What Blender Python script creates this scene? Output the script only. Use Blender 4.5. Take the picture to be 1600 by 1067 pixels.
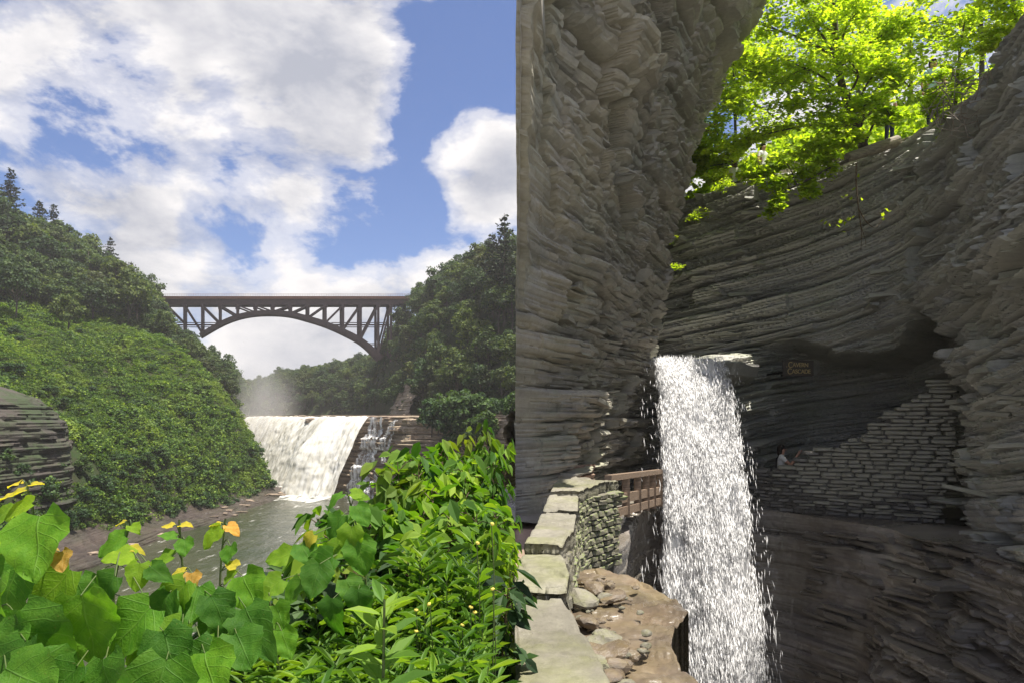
import bpy, bmesh, math, random
import numpy as np
from mathutils import Vector, Matrix

random.seed(7)
rng = np.random.default_rng(7)
scene = bpy.context.scene
col = scene.collection
for o in list(bpy.data.objects):
    bpy.data.objects.remove(o)

# ------------------------------------------------------------------ camera
cam_data = bpy.data.cameras.new('camera')
cam = bpy.data.objects.new('camera', cam_data)
col.objects.link(cam)
cam.location = (0, 0, 0)
cam.rotation_euler = (math.radians(90), 0, 0)
cam_data.sensor_width = 36
cam_data.lens = 22.5
cam_data.shift_y = 116.5 / 1600
cam_data.clip_start = 0.05
cam_data.clip_end = 6000
scene.camera = cam

# ------------------------------------------------------------------ light
SUN_DIR = Vector((0.30, -0.03, 1.0)).normalized()       # towards the sun
SUN_EL = math.asin(SUN_DIR.z)
SUN_AZ = math.atan2(SUN_DIR.x, SUN_DIR.y)
world = bpy.data.worlds.new('World')
scene.world = world
world.use_nodes = True
sun_data = bpy.data.lights.new('sun', 'SUN')
sun_data.energy = 4.4
sun_data.angle = math.radians(0.55)
sun_data.color = (1.0, 0.94, 0.84)
sun = bpy.data.objects.new('sun', sun_data)
col.objects.link(sun)
sun.rotation_euler = SUN_DIR.to_track_quat('Z', 'Y').to_euler()
scene.view_settings.view_transform = 'Standard'
scene.view_settings.look = 'None'
scene.view_settings.exposure = 1.22
scene.view_settings.gamma = 1.0
scene.view_settings.use_curve_mapping = False
scene.render.engine = 'CYCLES'
scene.cycles.use_denoising = True
scene.cycles.max_bounces = 10
scene.cycles.diffuse_bounces = 8
scene.cycles.glossy_bounces = 2
scene.cycles.transmission_bounces = 4
scene.cycles.transparent_max_bounces = 24
scene.cycles.volume_bounces = 1
scene.cycles.volume_step_rate = 4.0
scene.cycles.sample_clamp_indirect = 4.0


# ------------------------------------------------------------------ node helper
class NT:
    def __init__(self, tree):
        self.t = tree
        tree.nodes.clear()

    def n(self, typ, ins=None, **props):
        nd = self.t.nodes.new(typ)
        for k, v in props.items():
            setattr(nd, k, v)
        if ins:
            for k, v in ins.items():
                sock = nd.inputs[k]
                if isinstance(v, bpy.types.NodeSocket):
                    self.t.links.new(v, sock)
                else:
                    if isinstance(v, (tuple, list)) and len(v) == 3 and sock.type == 'RGBA':
                        v = (*v, 1)
                    sock.default_value = v
        return nd

    def link(self, a, b):
        self.t.links.new(a, b)

    def math(self, op, a, b=0.0, c=None, clamp=False):
        nd = self.n('ShaderNodeMath', operation=op, use_clamp=clamp)
        for i, v in enumerate((a, b) if c is None else (a, b, c)):
            if isinstance(v, bpy.types.NodeSocket):
                self.t.links.new(v, nd.inputs[i])
            else:
                nd.inputs[i].default_value = v
        return nd.outputs[0]

    def mix(self, f, a, b, mode='MIX'):
        nd = self.n('ShaderNodeMix', data_type='RGBA', blend_type=mode)
        for i, v in ((0, f), (6, a), (7, b)):
            if isinstance(v, bpy.types.NodeSocket):
                self.t.links.new(v, nd.inputs[i])
            else:
                nd.inputs[i].default_value = (*v, 1) if isinstance(v, (tuple, list)) and len(v) == 3 else v
        return nd.outputs[2]

    def ramp(self, f, stops, interp='LINEAR'):
        nd = self.n('ShaderNodeValToRGB')
        nd.color_ramp.interpolation = interp
        e = nd.color_ramp.elements
        while len(e) < len(stops):
            e.new(0.5)
        for k, (p, c) in enumerate(stops):
            e[k].position = p
            e[k].color = (c, c, c, 1) if not isinstance(c, (tuple, list)) else (*c, 1)
        self.t.links.new(f, nd.inputs[0])
        return nd.outputs[0]

    def noise(self, vec, scale, detail=4, rough=0.55, dist=0.0, out=0):
        nd = self.n('ShaderNodeTexNoise', {'Scale': scale, 'Detail': detail, 'Roughness': rough, 'Distortion': dist})
        if vec is not None:
            self.t.links.new(vec, nd.inputs['Vector'])
        return nd.outputs[out]

    def mapping(self, vec, scale=(1, 1, 1), loc=(0, 0, 0), rot=(0, 0, 0)):
        nd = self.n('ShaderNodeMapping', {'Scale': scale, 'Location': loc, 'Rotation': rot})
        self.t.links.new(vec, nd.inputs['Vector'])
        return nd.outputs[0]


# ------------------------------------------------------------------ sky with a layer of broken cloud
w = NT(world.node_tree)
sky = w.n('ShaderNodeTexSky', sky_type='NISHITA', sun_disc=False)
sky.sun_elevation = SUN_EL
sky.sun_rotation = SUN_AZ
sky.altitude = 300
sky.air_density = 1.0
sky.dust_density = 0.6
sky.ozone_density = 1.6
tc = w.n('ShaderNodeTexCoord')
sep = w.n('ShaderNodeSeparateXYZ', {0: tc.outputs['Generated']})
den = w.math('ADD', w.math('MAXIMUM', sep.outputs[2], 0.0), 0.13)
px = w.math('DIVIDE', sep.outputs[0], den)
py = w.math('DIVIDE', sep.outputs[1], den)
pl = w.mapping(tc.outputs['Generated'], (1.0, 1.0, 1.75), (3.1, 0.4, 1.3), (0, 0.25, 0))
nA = w.noise(pl, 4.3, 12, 0.62, 0.2)
nB = w.noise(pl, 1.3, 2, 0.5, 0.0)
n1 = w.math('ADD', w.math('MULTIPLY', nA, 0.88), w.math('MULTIPLY', nB, 0.12))
n2 = w.noise(w.mapping(pl, loc=(-0.035, 0.0, 0.06)), 4.3, 8, 0.58, 0.2)
# gaps of blue in the cloud deck (broad soft holes in the layer)
cov = n1
def hole(u, v, rad, amt):
    d = Vector(((u - 800) / 1000, 1, (650 - v) / 1000)).normalized()
    dt = w.n('ShaderNodeVectorMath', {0: tc.outputs['Generated'], 1: tuple(d)}, operation='DOT_PRODUCT').outputs['Value']
    mr = w.n('ShaderNodeMapRange', {0: dt, 1: math.cos(math.radians(rad)), 2: 1.0, 3: 0.0, 4: amt}, interpolation_type='SMOOTHSTEP')
    return mr.outputs[0]
for args in ((730, 130, 8, 0.10), (670, 250, 6, 0.11), (180, 185, 6, 0.13), (60, 280, 7, 0.13), (540, 380, 5, 0.10), (390, 200, 6, 0.09), (640, 330, 4, 0.10), (230, 90, 3, 0.06)):
    cov = w.math('SUBTRACT', cov, hole(*args))
for args in ((745, 265, 6, 0.20), (300, 330, 12, 0.09), (60, 60, 12, 0.10), (430, 60, 12, 0.09), (480, 540, 9, 0.12), (170, 350, 6, 0.08), (545, 190, 10, 0.06), (560, 30, 10, 0.05)):
    cov = w.math('ADD', cov, hole(*args))
mask = w.ramp(cov, [(0.43, 0.0), (0.50, 0.6), (0.58, 1.0)], 'EASE')
shade = w.math('SUBTRACT', nA, n2)
thick = w.ramp(cov, [(0.46, 1.05), (0.56, 0.82), (0.70, 0.48)])
lit = w.math('MULTIPLY', w.math('ADD', w.math('MULTIPLY', shade, 4.4), 1.0), thick)
lit = w.math('MINIMUM', w.math('MAXIMUM', lit, 0.42), 1.15)
cloud = w.mix(w.math('SUBTRACT', lit, 0.3, clamp=True), (2.5, 2.7, 3.3), (7.4, 7.1, 6.9))
skyc = w.mix(1.0, sky.outputs[0], (0.62, 0.70, 0.92), 'MULTIPLY')
full = w.mix(mask, skyc, cloud)
bg = w.n('ShaderNodeBackground', {'Color': full, 'Strength': 0.068})
wo = w.n('ShaderNodeOutputWorld', {'Surface': bg.outputs[0]})


# ------------------------------------------------------------------ numpy noise
def _h(ix, iy, iz, seed):
    ix = ix.astype(np.int64); iy = iy.astype(np.int64); iz = iz.astype(np.int64)
    h = (ix * 374761393 + iy * 668265263 + iz * 2147483647 + seed * 974634777) & 0xFFFFFFFF
    h = ((h ^ (h >> 13)) * 1274126177) & 0xFFFFFFFF
    h = ((h ^ (h >> 16)) * 2246822519) & 0xFFFFFFFF
    h = h ^ (h >> 15)
    return (h & 0xFFFFFF) / float(0xFFFFFF)


def h2(a, b, seed=0):
    return _h(np.asarray(a), np.asarray(b), np.zeros_like(np.asarray(a)), seed)


def vnoise(x, y, z=None, seed=0):
    x = np.asarray(x, float); y = np.asarray(y, float)
    x, y = np.broadcast_arrays(x, y)
    xi = np.floor(x); yi = np.floor(y)
    fx = x - xi; fy = y - yi
    fx = fx * fx * (3 - 2 * fx); fy = fy * fy * (3 - 2 * fy)
    if z is None:
        zz = np.zeros_like(xi)
        a = _h(xi, yi, zz, seed); b = _h(xi + 1, yi, zz, seed)
        c = _h(xi, yi + 1, zz, seed); d = _h(xi + 1, yi + 1, zz, seed)
        return (a * (1 - fx) + b * fx) * (1 - fy) + (c * (1 - fx) + d * fx) * fy
    z = np.broadcast_to(np.asarray(z, float), x.shape)
    zi = np.floor(z); fz = z - zi; fz = fz * fz * (3 - 2 * fz)
    def pl(zz):
        a = _h(xi, yi, zz, seed); b = _h(xi + 1, yi, zz, seed)
        c = _h(xi, yi + 1, zz, seed); d = _h(xi + 1, yi + 1, zz, seed)
        return (a * (1 - fx) + b * fx) * (1 - fy) + (c * (1 - fx) + d * fx) * fy
    return pl(zi) * (1 - fz) + pl(zi + 1) * fz


def fbm(x, y, z=None, seed=0, oct=4, gain=0.5):
    t = 0; a = 1.0; s = 0; k = 1.0
    for i in range(oct):
        t = t + a * (vnoise(np.asarray(x) * k, np.asarray(y) * k, None if z is None else np.asarray(z) * k, seed + i * 17) - 0.5)
        s += a; a *= gain; k *= 2.03
    return t / s * 2


def facets(x, y, seed=0, tilt=1.0):
    """flat tilted plates: nearest jittered cell gives a plane"""
    xi = np.floor(x); yi = np.floor(y)
    best = np.full(x.shape, 9.0); val = np.zeros(x.shape); second = np.full(x.shape, 9.0)
    for dx in (-1, 0, 1):
        for dy in (-1, 0, 1):
            cx = xi + dx; cy = yi + dy
            jx = cx + _h(cx, cy, cx * 0 + 1, seed); jy = cy + _h(cx, cy, cx * 0 + 2, seed)
            ddx = x - jx; ddy = y - jy
            d = ddx * ddx + ddy * ddy
            v = (_h(cx, cy, cx * 0 + 3, seed) - 0.5) + tilt * ((_h(cx, cy, cx * 0 + 4, seed) - 0.5) * ddx + (_h(cx, cy, cx * 0 + 5, seed) - 0.5) * ddy)
            m = d < best
            second = np.where(m, best, np.minimum(second, d))
            val = np.where(m, v, val); best = np.where(m, d, best)
    return val, np.sqrt(second) - np.sqrt(best)


def beds(z, zmin, zmax, lo, hi, seed):
    r = np.random.default_rng(seed)
    b = [zmin]
    while b[-1] < zmax:
        b.append(b[-1] + lo + (hi - lo) * r.random() ** 1.7)
    b = np.array(b)
    i = np.clip(np.searchsorted(b, z, 'right') - 1, 0, len(b) - 2)
    fr = (z - b[i]) / (b[i + 1] - b[i])
    return i, np.clip(fr, 0, 1)


def strata(s, z, zmin, zmax, lo, hi, blk, amp, seed, soft=0.5, gap=0.25):
    """protrusion of horizontal beds broken into blocks along s"""
    zz = z + 0.13 * hi * fbm(s * 0.35 / blk, z * 0 + seed, seed=seed + 5, oct=3)
    i, fr = beds(zz, zmin - 1, zmax + 1, lo, hi, seed)
    rb = h2(i, i * 0 + 3, seed)
    u = s / (blk * (0.5 + rb)) + rb * 37 + 0.35 * fbm(s / blk * 1.3, i * 3.17, seed=seed + 9, oct=2)
    c = np.floor(u); fu = u - c
    hv = _h(i, c, i * 0 + 7, seed)
    tl = (_h(i, c, i * 0 + 8, seed) - 0.5) * (fu - 0.5)
    sm = vnoise(s / (blk * 2.2), i * 7.31, seed=seed + 3)
    p = (1 - soft) * (hv + tl) + soft * sm * 1.2
    edge = np.minimum(fr, 1 - fr)
    p = p - gap * np.exp(-(edge / 0.10) ** 2) * (0.5 + 0.5 * sm)
    # each bed leans: upper edge a little proud
    p = p + 0.22 * (fr - 0.5)
    return (p - 0.5) * amp


# ------------------------------------------------------------------ mesh helpers
def mesh_from(name, V, faces_arrs, mats, smooth=False):
    """V (n,3); faces_arrs list of int arrays (m,k)"""
    me = bpy.data.meshes.new(name)
    V = np.asarray(V, np.float32).reshape(-1, 3)
    nl = sum(f.size for f in faces_arrs); nf = sum(len(f) for f in faces_arrs)
    me.vertices.add(len(V)); me.vertices.foreach_set('co', V.ravel())
    me.loops.add(nl); me.polygons.add(nf)
    me.loops.foreach_set('vertex_index', np.concatenate([f.ravel() for f in faces_arrs]).astype(np.int32))
    st = []; o = 0
    for f in faces_arrs:
        k = f.shape[1]
        st.append(o + np.arange(len(f)) * k); o += f.size
    me.polygons.foreach_set('loop_start', np.concatenate(st).astype(np.int32))
    me.polygons.foreach_set('use_smooth', np.full(nf, smooth, dtype=bool))
    me.update(calc_edges=True)
    for m in (mats if isinstance(mats, (list, tuple)) else [mats]):
        me.materials.append(m)
    return me


def grid_faces(n, m, close=False):
    i = np.arange(n if close else n - 1)[:, None]; j = np.arange(m - 1)[None, :]
    a = i * m + j; b = ((i + 1) % n) * m + j
    return np.stack([a, b, b + 1, a + 1], -1).reshape(-1, 4)


def grid_mesh(name, Pt, mat, smooth=False, close=False, flip=False):
    n, m = Pt.shape[:2]
    f = grid_faces(n, m, close)
    if flip:
        f = f[:, ::-1]
    return mesh_from(name, Pt.reshape(-1, 3), [f], mat, smooth)


def obj(name, me, parent=None, loc=None, rot=None, scale=None):
    o = bpy.data.objects.new(name, me)
    col.objects.link(o)
    if parent is not None:
        o.parent = parent
    if loc is not None:
        o.location = loc
    if rot is not None:
        o.rotation_euler = rot
    if scale is not None:
        o.scale = scale if isinstance(scale, (tuple, list)) else (scale,) * 3
    return o


def tag(o, label=None, cat=None, group=None, kind=None):
    if label: o['label'] = label
    if cat: o['category'] = cat
    if group: o['group'] = group
    if kind: o['kind'] = kind
    return o


def empty(name, loc=(0, 0, 0), rz=0.0, scale=1.0):
    o = obj(name, None, None, loc, (0, 0, rz), scale)
    o.empty_display_size = 0.1
    return o


def box_mesh(name, sx, sy, sz, mat, bevel=0.0, seg=1):
    bm = bmesh.new()
    bmesh.ops.create_cube(bm, size=1.0)
    bmesh.ops.scale(bm, vec=(sx, sy, sz), verts=bm.verts)
    if bevel:
        bmesh.ops.bevel(bm, geom=bm.edges[:], offset=bevel, segments=seg, affect='EDGES', profile=0.6)
    me = bpy.data.meshes.new(name); bm.to_mesh(me); bm.free()
    me.materials.append(mat)
    return me


def bar_mesh(name, a, b, wx, wz, mat, up=(0, 0, 1)):
    """rectangular bar between two points"""
    a = np.array(a, float); b = np.array(b, float)
    d = (b - a) / np.linalg.norm(b - a); up = np.array(up, float)
    if abs(d @ up) > 0.97:
        up = np.array((0, 1.0, 0))
    x = np.cross(d, up); x /= np.linalg.norm(x); y = np.cross(x, d)
    q = [(-1, -1), (1, -1), (1, 1), (-1, 1)]
    V = [p + x * wx / 2 * i + y * wz / 2 * j for p in (a, b) for i, j in q]
    F = np.array([[0, 3, 2, 1], [4, 5, 6, 7]] + [[k, (k + 1) % 4, 4 + (k + 1) % 4, 4 + k] for k in range(4)])
    return mesh_from(name, np.array(V), [F], mat)


def tube_arrays(path, rad, sides=7, cap=True):
    path = np.asarray(path, float); rad = np.broadcast_to(np.asarray(rad, float), (len(path),))
    T = np.gradient(path, axis=0); T /= np.linalg.norm(T, axis=1)[:, None] + 1e-9
    ref = np.array((0.31, 0.77, 0.55)); 
    X = np.cross(T, ref); X /= np.linalg.norm(X, axis=1)[:, None] + 1e-9
    Y = np.cross(T, X)
    a = np.linspace(0, 2 * np.pi, sides, endpoint=False)
    V = path[:, None, :] + rad[:, None, None] * (np.cos(a)[None, :, None] * X[:, None, :] + np.sin(a)[None, :, None] * Y[:, None, :])
    n = len(path)
    i = np.arange(n - 1)[:, None]; j = np.arange(sides)[None, :]
    A = i * sides + j; B = i * sides + (j + 1) % sides
    F = np.stack([A, B, B + sides, A + sides], -1).reshape(-1, 4)
    return V.reshape(-1, 3), F


def tubes_mesh(name, tubes, mat, sides=7, smooth=True):
    Vs = []; Fs = []; o = 0
    for path, rad in tubes:
        V, F = tube_arrays(path, rad, sides)
        Vs.append(V); Fs.append(F + o); o += len(V)
    return mesh_from(name, np.concatenate(Vs), [np.concatenate(Fs)], mat, smooth)


def smooth_path(pts, n, closed=False):
    """Catmull-Rom through points, n samples evenly over the index parameter"""
    P_ = np.asarray(pts, float)
    k = len(P_)
    t = np.linspace(0, k - 1 - 1e-6, n)
    i = np.floor(t).astype(int); f = (t - i)[:, None]
    g = lambda j: P_[np.clip(j, 0, k - 1)]
    p0, p1, p2, p3 = g(i - 1), g(i), g(i + 1), g(i + 2)
    return 0.5 * ((2 * p1) + (-p0 + p2) * f + (2 * p0 - 5 * p1 + 4 * p2 - p3) * f ** 2 + (-p0 + 3 * p1 - 3 * p2 + p3) * f ** 3)


def at(u, v, Y):
    return np.array(((u - 800) / 1000 * Y, Y, (650 - v) / 1000 * Y))


LEAF = {
    'quad': (np.array([(0, -0.5, 0), (0.42, 0.05, 0.08), (0, 0.5, 0), (-0.38, -0.02, 0.08)]), [(0, 1, 2, 3)]),
    'oval': (np.array([(0, -0.5, 0), (0.26, -0.18, 0.07), (0.24, 0.15, 0.07), (0, 0.5, -0.06), (-0.24, 0.15, 0.07), (-0.26, -0.18, 0.07)]), [(0, 1, 2, 3), (0, 3, 4, 5)]),
    'long': (np.array([(0, 0, 0), (0.085, 0.3, 0.03), (0.07, 0.65, 0.02), (0, 1.0, -0.12), (-0.07, 0.65, 0.02), (-0.085, 0.3, 0.03)]), [(0, 1, 2, 3), (0, 3, 4, 5)]),
}
_m = []
for k, (ang, r) in enumerate([(-90, .30), (-50, .42), (-32, .26), (12, .52), (38, .30), (90, .60), (142, .30), (168, .52), (212, .26), (230, .42)]):
    a = math.radians(ang); _m.append((r * math.cos(a), r * math.sin(a), 0.10 * abs(math.cos(a))))
LEAF['maple'] = (np.array(_m), [(0, 1, 2, 3), (0, 3, 4, 5), (0, 5, 6, 7), (0, 7, 8, 9)])


def leaf_cloud(C, N, S, shape, r, roll=None):
    """leaves at centres C with normals N and sizes S -> V, F"""
    T, Fc = LEAF[shape]
    C = np.asarray(C, float); N = np.asarray(N, float); n = len(C)
    N = N / (np.linalg.norm(N, axis=1)[:, None] + 1e-9)
    ref = r.normal(size=(n, 3)) if roll is None else np.asarray(roll, float)
    Y = ref - (ref * N).sum(1)[:, None] * N
    Y /= np.linalg.norm(Y, axis=1)[:, None] + 1e-9
    X = np.cross(Y, N)
    S = np.broadcast_to(np.asarray(S, float), (n,))[:, None, None]
    V = C[:, None, :] + S * (T[None, :, 0:1] * X[:, None, :] + T[None, :, 1:2] * Y[:, None, :] + T[None, :, 2:3] * N[:, None, :])
    k = len(T)
    F = (np.array(Fc)[None] + (np.arange(n) * k)[:, None, None]).reshape(-1, len(Fc[0]))
    return V.reshape(-1, 3), F


# ------------------------------------------------------------------ materials
MATS = {}


def new_mat(name):
    m = bpy.data.materials.new(name); m.use_nodes = True
    MATS[name] = m
    return m, NT(m.node_tree)


def finish(nt, shader):
    nt.n('ShaderNodeOutputMaterial', {'Surface': shader})


def foliage_mat(name, dark, mid, light, trans=0.35, gloss=0.35, tint=None, tamt=0.0, nscale=0.35, vary=1.0):
    m, t = new_mat(name)
    geo = t.n('ShaderNodeNewGeometry'); oi = t.n('ShaderNodeObjectInfo'); tcn = t.n('ShaderNodeTexCoord')
    f = t.math('ADD', t.math('MULTIPLY', geo.outputs['Random Per Island'], 0.55), t.math('MULTIPLY', t.noise(geo.outputs['Position'], nscale, 3), 0.45))
    c = t.ramp(f, [(0.25, dark), (0.5, mid), (0.78, light)])
    c2 = t.ramp(oi.outputs['Random'], [(0.0, (0.60, 0.72, 0.85)), (0.5, (1.0, 1.0, 0.95)), (1.0, (1.55, 1.30, 0.85))])
    c = t.mix(vary, c, c2, 'MULTIPLY')
    if tint:
        tf = t.ramp(t.noise(geo.outputs['Position'], nscale * 0.6, 2), [(0.55, 0.0), (0.72, tamt)])
        c = t.mix(tf, c, tint)
    p = t.n('ShaderNodeBsdfPrincipled', {'Base Color': c, 'Roughness': 1 - gloss, 'Specular IOR Level': 0.35})
    tr = t.n('ShaderNodeBsdfTranslucent', {'Color': t.mix(1.0, c, (1.5, 1.55, 0.55), 'MULTIPLY')})
    mx = t.n('ShaderNodeMixShader', {0: trans, 1: p.outputs[0], 2: tr.outputs[0]})
    finish(t, mx.outputs[0])
    return m


def rock_mat(name, base, dark, warm, alg, alg_amt, rough, spec=0.4, scale=1.0, wet=0.0, band=2.0, bump=0.25):
    m, t = new_mat(name)
    tcn = t.n('ShaderNodeTexCoord'); v = tcn.outputs['Object']
    hb = t.noise(t.mapping(v, (0.35 * scale, 0.35 * scale, 5.0 * scale * band)), 1.0, 6, 0.6)
    big = t.noise(v, 0.45 * scale, 4, 0.6)
    fine = t.noise(v, 9.0 * scale, 6, 0.65)
    c = t.ramp(hb, [(0.28, dark), (0.52, base), (0.75, warm)])
    c = t.mix(t.ramp(big, [(0.4, 0.0), (0.68, 0.7)]), c, warm)
    geo = t.n('ShaderNodeNewGeometry')
    nz = t.n('ShaderNodeSeparateXYZ', {0: geo.outputs['Normal']}).outputs[2]
    ag = t.math('MULTIPLY', t.ramp(t.noise(v, 0.8 * scale, 5, 0.65), [(0.42, 0.0), (0.62, 1.0)]),
                t.math('ADD', t.math('MULTIPLY', nz, 0.5), 0.55, clamp=True))
    c = t.mix(t.math('MULTIPLY', ag, alg_amt), c, alg)
    c = t.mix(0.35, c, t.ramp(fine, [(0.25, 0.35), (0.75, 1.4)]), 'MULTIPLY')
    rg = t.math('ADD', rough, t.math('MULTIPLY', t.math('SUBTRACT', fine, 0.5), 0.4), clamp=True)
    if wet:
        wm = t.ramp(t.noise(t.mapping(v, (0.5, 0.5, 0.22)), 1.0, 5, 0.6), [(0.40, 0.0), (0.60, wet)])
        rg = t.mix(wm, rg, (0.16, 0.16, 0.16))
        c = t.mix(wm, c, t.mix(1.0, c, (0.55, 0.53, 0.52), 'MULTIPLY'))
    bh = t.math('ADD', t.math('MULTIPLY', fine, 0.5), t.math('MULTIPLY', t.noise(t.mapping(v, (1.5 * scale, 1.5 * scale, 22 * scale)), 1.0, 5), 0.8))
    bp = t.n('ShaderNodeBump', {'Strength': bump * 2, 'Distance': 0.05 / scale, 'Height': bh})
    p = t.n('ShaderNodeBsdfPrincipled', {'Base Color': c, 'Roughness': rg, 'Specular IOR Level': spec, 'Normal': bp.outputs[0]})
    finish(t, p.outputs[0])
    return m


def plain_mat(name, c1, c2, rough=0.6, nscale=4.0, metal=0.0, bump=0.1, stretch=(1, 1, 1)):
    m, t = new_mat(name)
    v = t.mapping(t.n('ShaderNodeTexCoord').outputs['Object'], stretch)
    nz = t.noise(v, nscale, 6, 0.6)
    c = t.ramp(nz, [(0.3, c1), (0.7, c2)])
    bp = t.n('ShaderNodeBump', {'Strength': bump * 3, 'Distance': 0.02, 'Height': nz})
    p = t.n('ShaderNodeBsdfPrincipled', {'Base Color': c, 'Roughness': rough, 'Metallic': metal, 'Normal': bp.outputs[0]})
    finish(t, p.outputs[0])
    return m


M_far_tree = foliage_mat('far_tree_leaves', (0.020, 0.044, 0.016), (0.048, 0.088, 0.026), (0.105, 0.150, 0.040), 0.32, 0.3, (0.085, 0.072, 0.030), 0.55, 0.10)
M_conifer = foliage_mat('conifer_needles', (0.010, 0.022, 0.012), (0.020, 0.038, 0.018), (0.038, 0.060, 0.024), 0.12, 0.25)
M_grass_cover = foliage_mat('slope_grass_leaves', (0.045, 0.095, 0.010), (0.10, 0.185, 0.016), (0.19, 0.28, 0.03), 0.4, 0.35, None, 0, 0.12)
M_ground_cover = foliage_mat('slope_cover_leaves', (0.022, 0.055, 0.008), (0.065, 0.135, 0.014), (0.17, 0.26, 0.028), 0.35, 0.35, (0.20, 0.27, 0.035), 0.75, 0.12)
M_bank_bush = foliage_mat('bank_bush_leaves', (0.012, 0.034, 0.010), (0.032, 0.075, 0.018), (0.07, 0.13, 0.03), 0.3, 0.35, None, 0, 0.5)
M_maple = foliage_mat('maple_leaves', (0.20, 0.30, 0.015), (0.33, 0.44, 0.03), (0.48, 0.56, 0.06), 0.62, 0.3, None, 0, 0.5, 0.15)
M_shrub = foliage_mat('shrub_leaves', (0.035, 0.10, 0.012), (0.085, 0.19, 0.018), (0.19, 0.31, 0.03), 0.45, 0.3, (0.32, 0.30, 0.03), 0.5, 2.0)
M_weed = foliage_mat('weed_leaves', (0.045, 0.11, 0.012), (0.10, 0.21, 0.022), (0.19, 0.31, 0.04), 0.42, 0.4, None, 0, 2.0)
M_bark = plain_mat('bark', (0.035, 0.027, 0.020), (0.13, 0.105, 0.08), 0.9, 3.0, 0, 0.3, (3, 3, 0.6))
M_twig = plain_mat('twig', (0.06, 0.035, 0.02), (0.14, 0.10, 0.05), 0.7, 8.0)
M_greenstem = plain_mat('green_stem', (0.05, 0.09, 0.02), (0.09, 0.11, 0.03), 0.6, 8.0)
M_cliff_l = rock_mat('dry_cliff_rock', (0.33, 0.315, 0.285), (0.12, 0.118, 0.115), (0.42, 0.375, 0.31), (0.30, 0.315, 0.18), 0.6, 0.7, 0.4, 1.0, 0.0, 1.0)
M_cliff_r = rock_mat('cavern_cliff_rock', (0.44, 0.435, 0.41), (0.19, 0.192, 0.19), (0.50, 0.475, 0.42), (0.36, 0.39, 0.25), 0.6, 0.62, 0.45, 1.0, 0.25, 1.0)
M_basin = rock_mat('wet_basin_rock', (0.25, 0.23, 0.22), (0.10, 0.093, 0.096), (0.36, 0.315, 0.265), (0.22, 0.22, 0.13), 0.3, 0.40, 0.6, 1.0, 0.9, 0.7)
M_ledge = rock_mat('river_ledge_rock', (0.33, 0.25, 0.19), (0.11, 0.08, 0.065), (0.45, 0.35, 0.26), (0.07, 0.10, 0.03), 0.35, 0.75, 0.3, 0.12, 0.3, 1.2, 0.5)
M_stone = rock_mat('masonry_stone', (0.27, 0.26, 0.23), (0.14, 0.137, 0.125), (0.37, 0.345, 0.29), (0.25, 0.26, 0.15), 0.6, 0.7, 0.4, 2.5, 0.0, 0.3)
M_wetstone = rock_mat('wet_masonry_stone', (0.17, 0.165, 0.16), (0.085, 0.083, 0.085), (0.25, 0.235, 0.21), (0.22, 0.22, 0.13), 0.3, 0.42, 0.55, 2.5, 0.7, 0.3)
M_cap = rock_mat('cap_stone', (0.24, 0.225, 0.18), (0.13, 0.12, 0.095), (0.31, 0.285, 0.235), (0.19, 0.195, 0.09), 0.75, 0.7, 0.35, 1.6, 0.45, 0.15, 0.4)
M_mossy = rock_mat('mossy_stone', (0.22, 0.205, 0.165), (0.12, 0.115, 0.10), (0.30, 0.27, 0.20), (0.13, 0.18, 0.04), 1.0, 0.8, 0.3, 2.2, 0.0, 0.2)
M_rubble = rock_mat('wet_rubble', (0.17, 0.135, 0.10), (0.085, 0.07, 0.055), (0.24, 0.175, 0.11), (0.2, 0.16, 0.07), 0.4, 0.4, 0.5, 2.0, 0.7, 0.3)
M_redrock = rock_mat('red_brown_rock', (0.32, 0.215, 0.165), (0.16, 0.11, 0.09), (0.40, 0.28, 0.21), (0.12, 0.11, 0.06), 0.3, 0.7, 0.4, 1.2, 0.2, 0.6)
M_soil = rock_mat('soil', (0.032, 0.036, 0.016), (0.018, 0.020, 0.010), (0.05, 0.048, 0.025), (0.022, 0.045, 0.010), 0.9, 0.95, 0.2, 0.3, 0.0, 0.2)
M_slope = rock_mat('leaf_litter_slope', (0.12, 0.105, 0.07), (0.05, 0.048, 0.035), (0.20, 0.16, 0.11), (0.06, 0.10, 0.02), 0.9, 0.9, 0.2, 0.8, 0.0, 0.5)
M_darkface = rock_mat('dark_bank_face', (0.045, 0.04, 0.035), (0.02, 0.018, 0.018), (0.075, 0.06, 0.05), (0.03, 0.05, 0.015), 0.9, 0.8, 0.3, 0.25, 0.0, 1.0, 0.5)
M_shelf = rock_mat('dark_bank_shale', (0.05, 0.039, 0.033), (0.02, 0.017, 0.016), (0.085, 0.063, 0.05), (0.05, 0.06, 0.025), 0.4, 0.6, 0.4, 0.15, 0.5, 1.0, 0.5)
M_bounce_paving = rock_mat('bounce_paving_stone', (0.40, 0.38, 0.33), (0.28, 0.26, 0.22), (0.45, 0.42, 0.36), (0.3, 0.3, 0.2), 0.2, 0.85, 0.3, 1.5, 0.0, 0.2)  # pale stone for the added sheet that reflects sun into the cavern
M_mortar = plain_mat('dark_mortar', (0.07, 0.066, 0.06), (0.13, 0.12, 0.105), 0.9, 10)
M_steel = plain_mat('bridge_steel', (0.060, 0.038, 0.038), (0.105, 0.062, 0.058), 0.6, 1.2, 0.2)
M_rust = plain_mat('rusty_deck_edge', (0.16, 0.075, 0.05), (0.26, 0.13, 0.085), 0.7, 1.5)
M_wood = plain_mat('railing_wood', (0.12, 0.085, 0.06), (0.27, 0.19, 0.13), 0.7, 6, 0, 0.2, (1, 6, 6))
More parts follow.
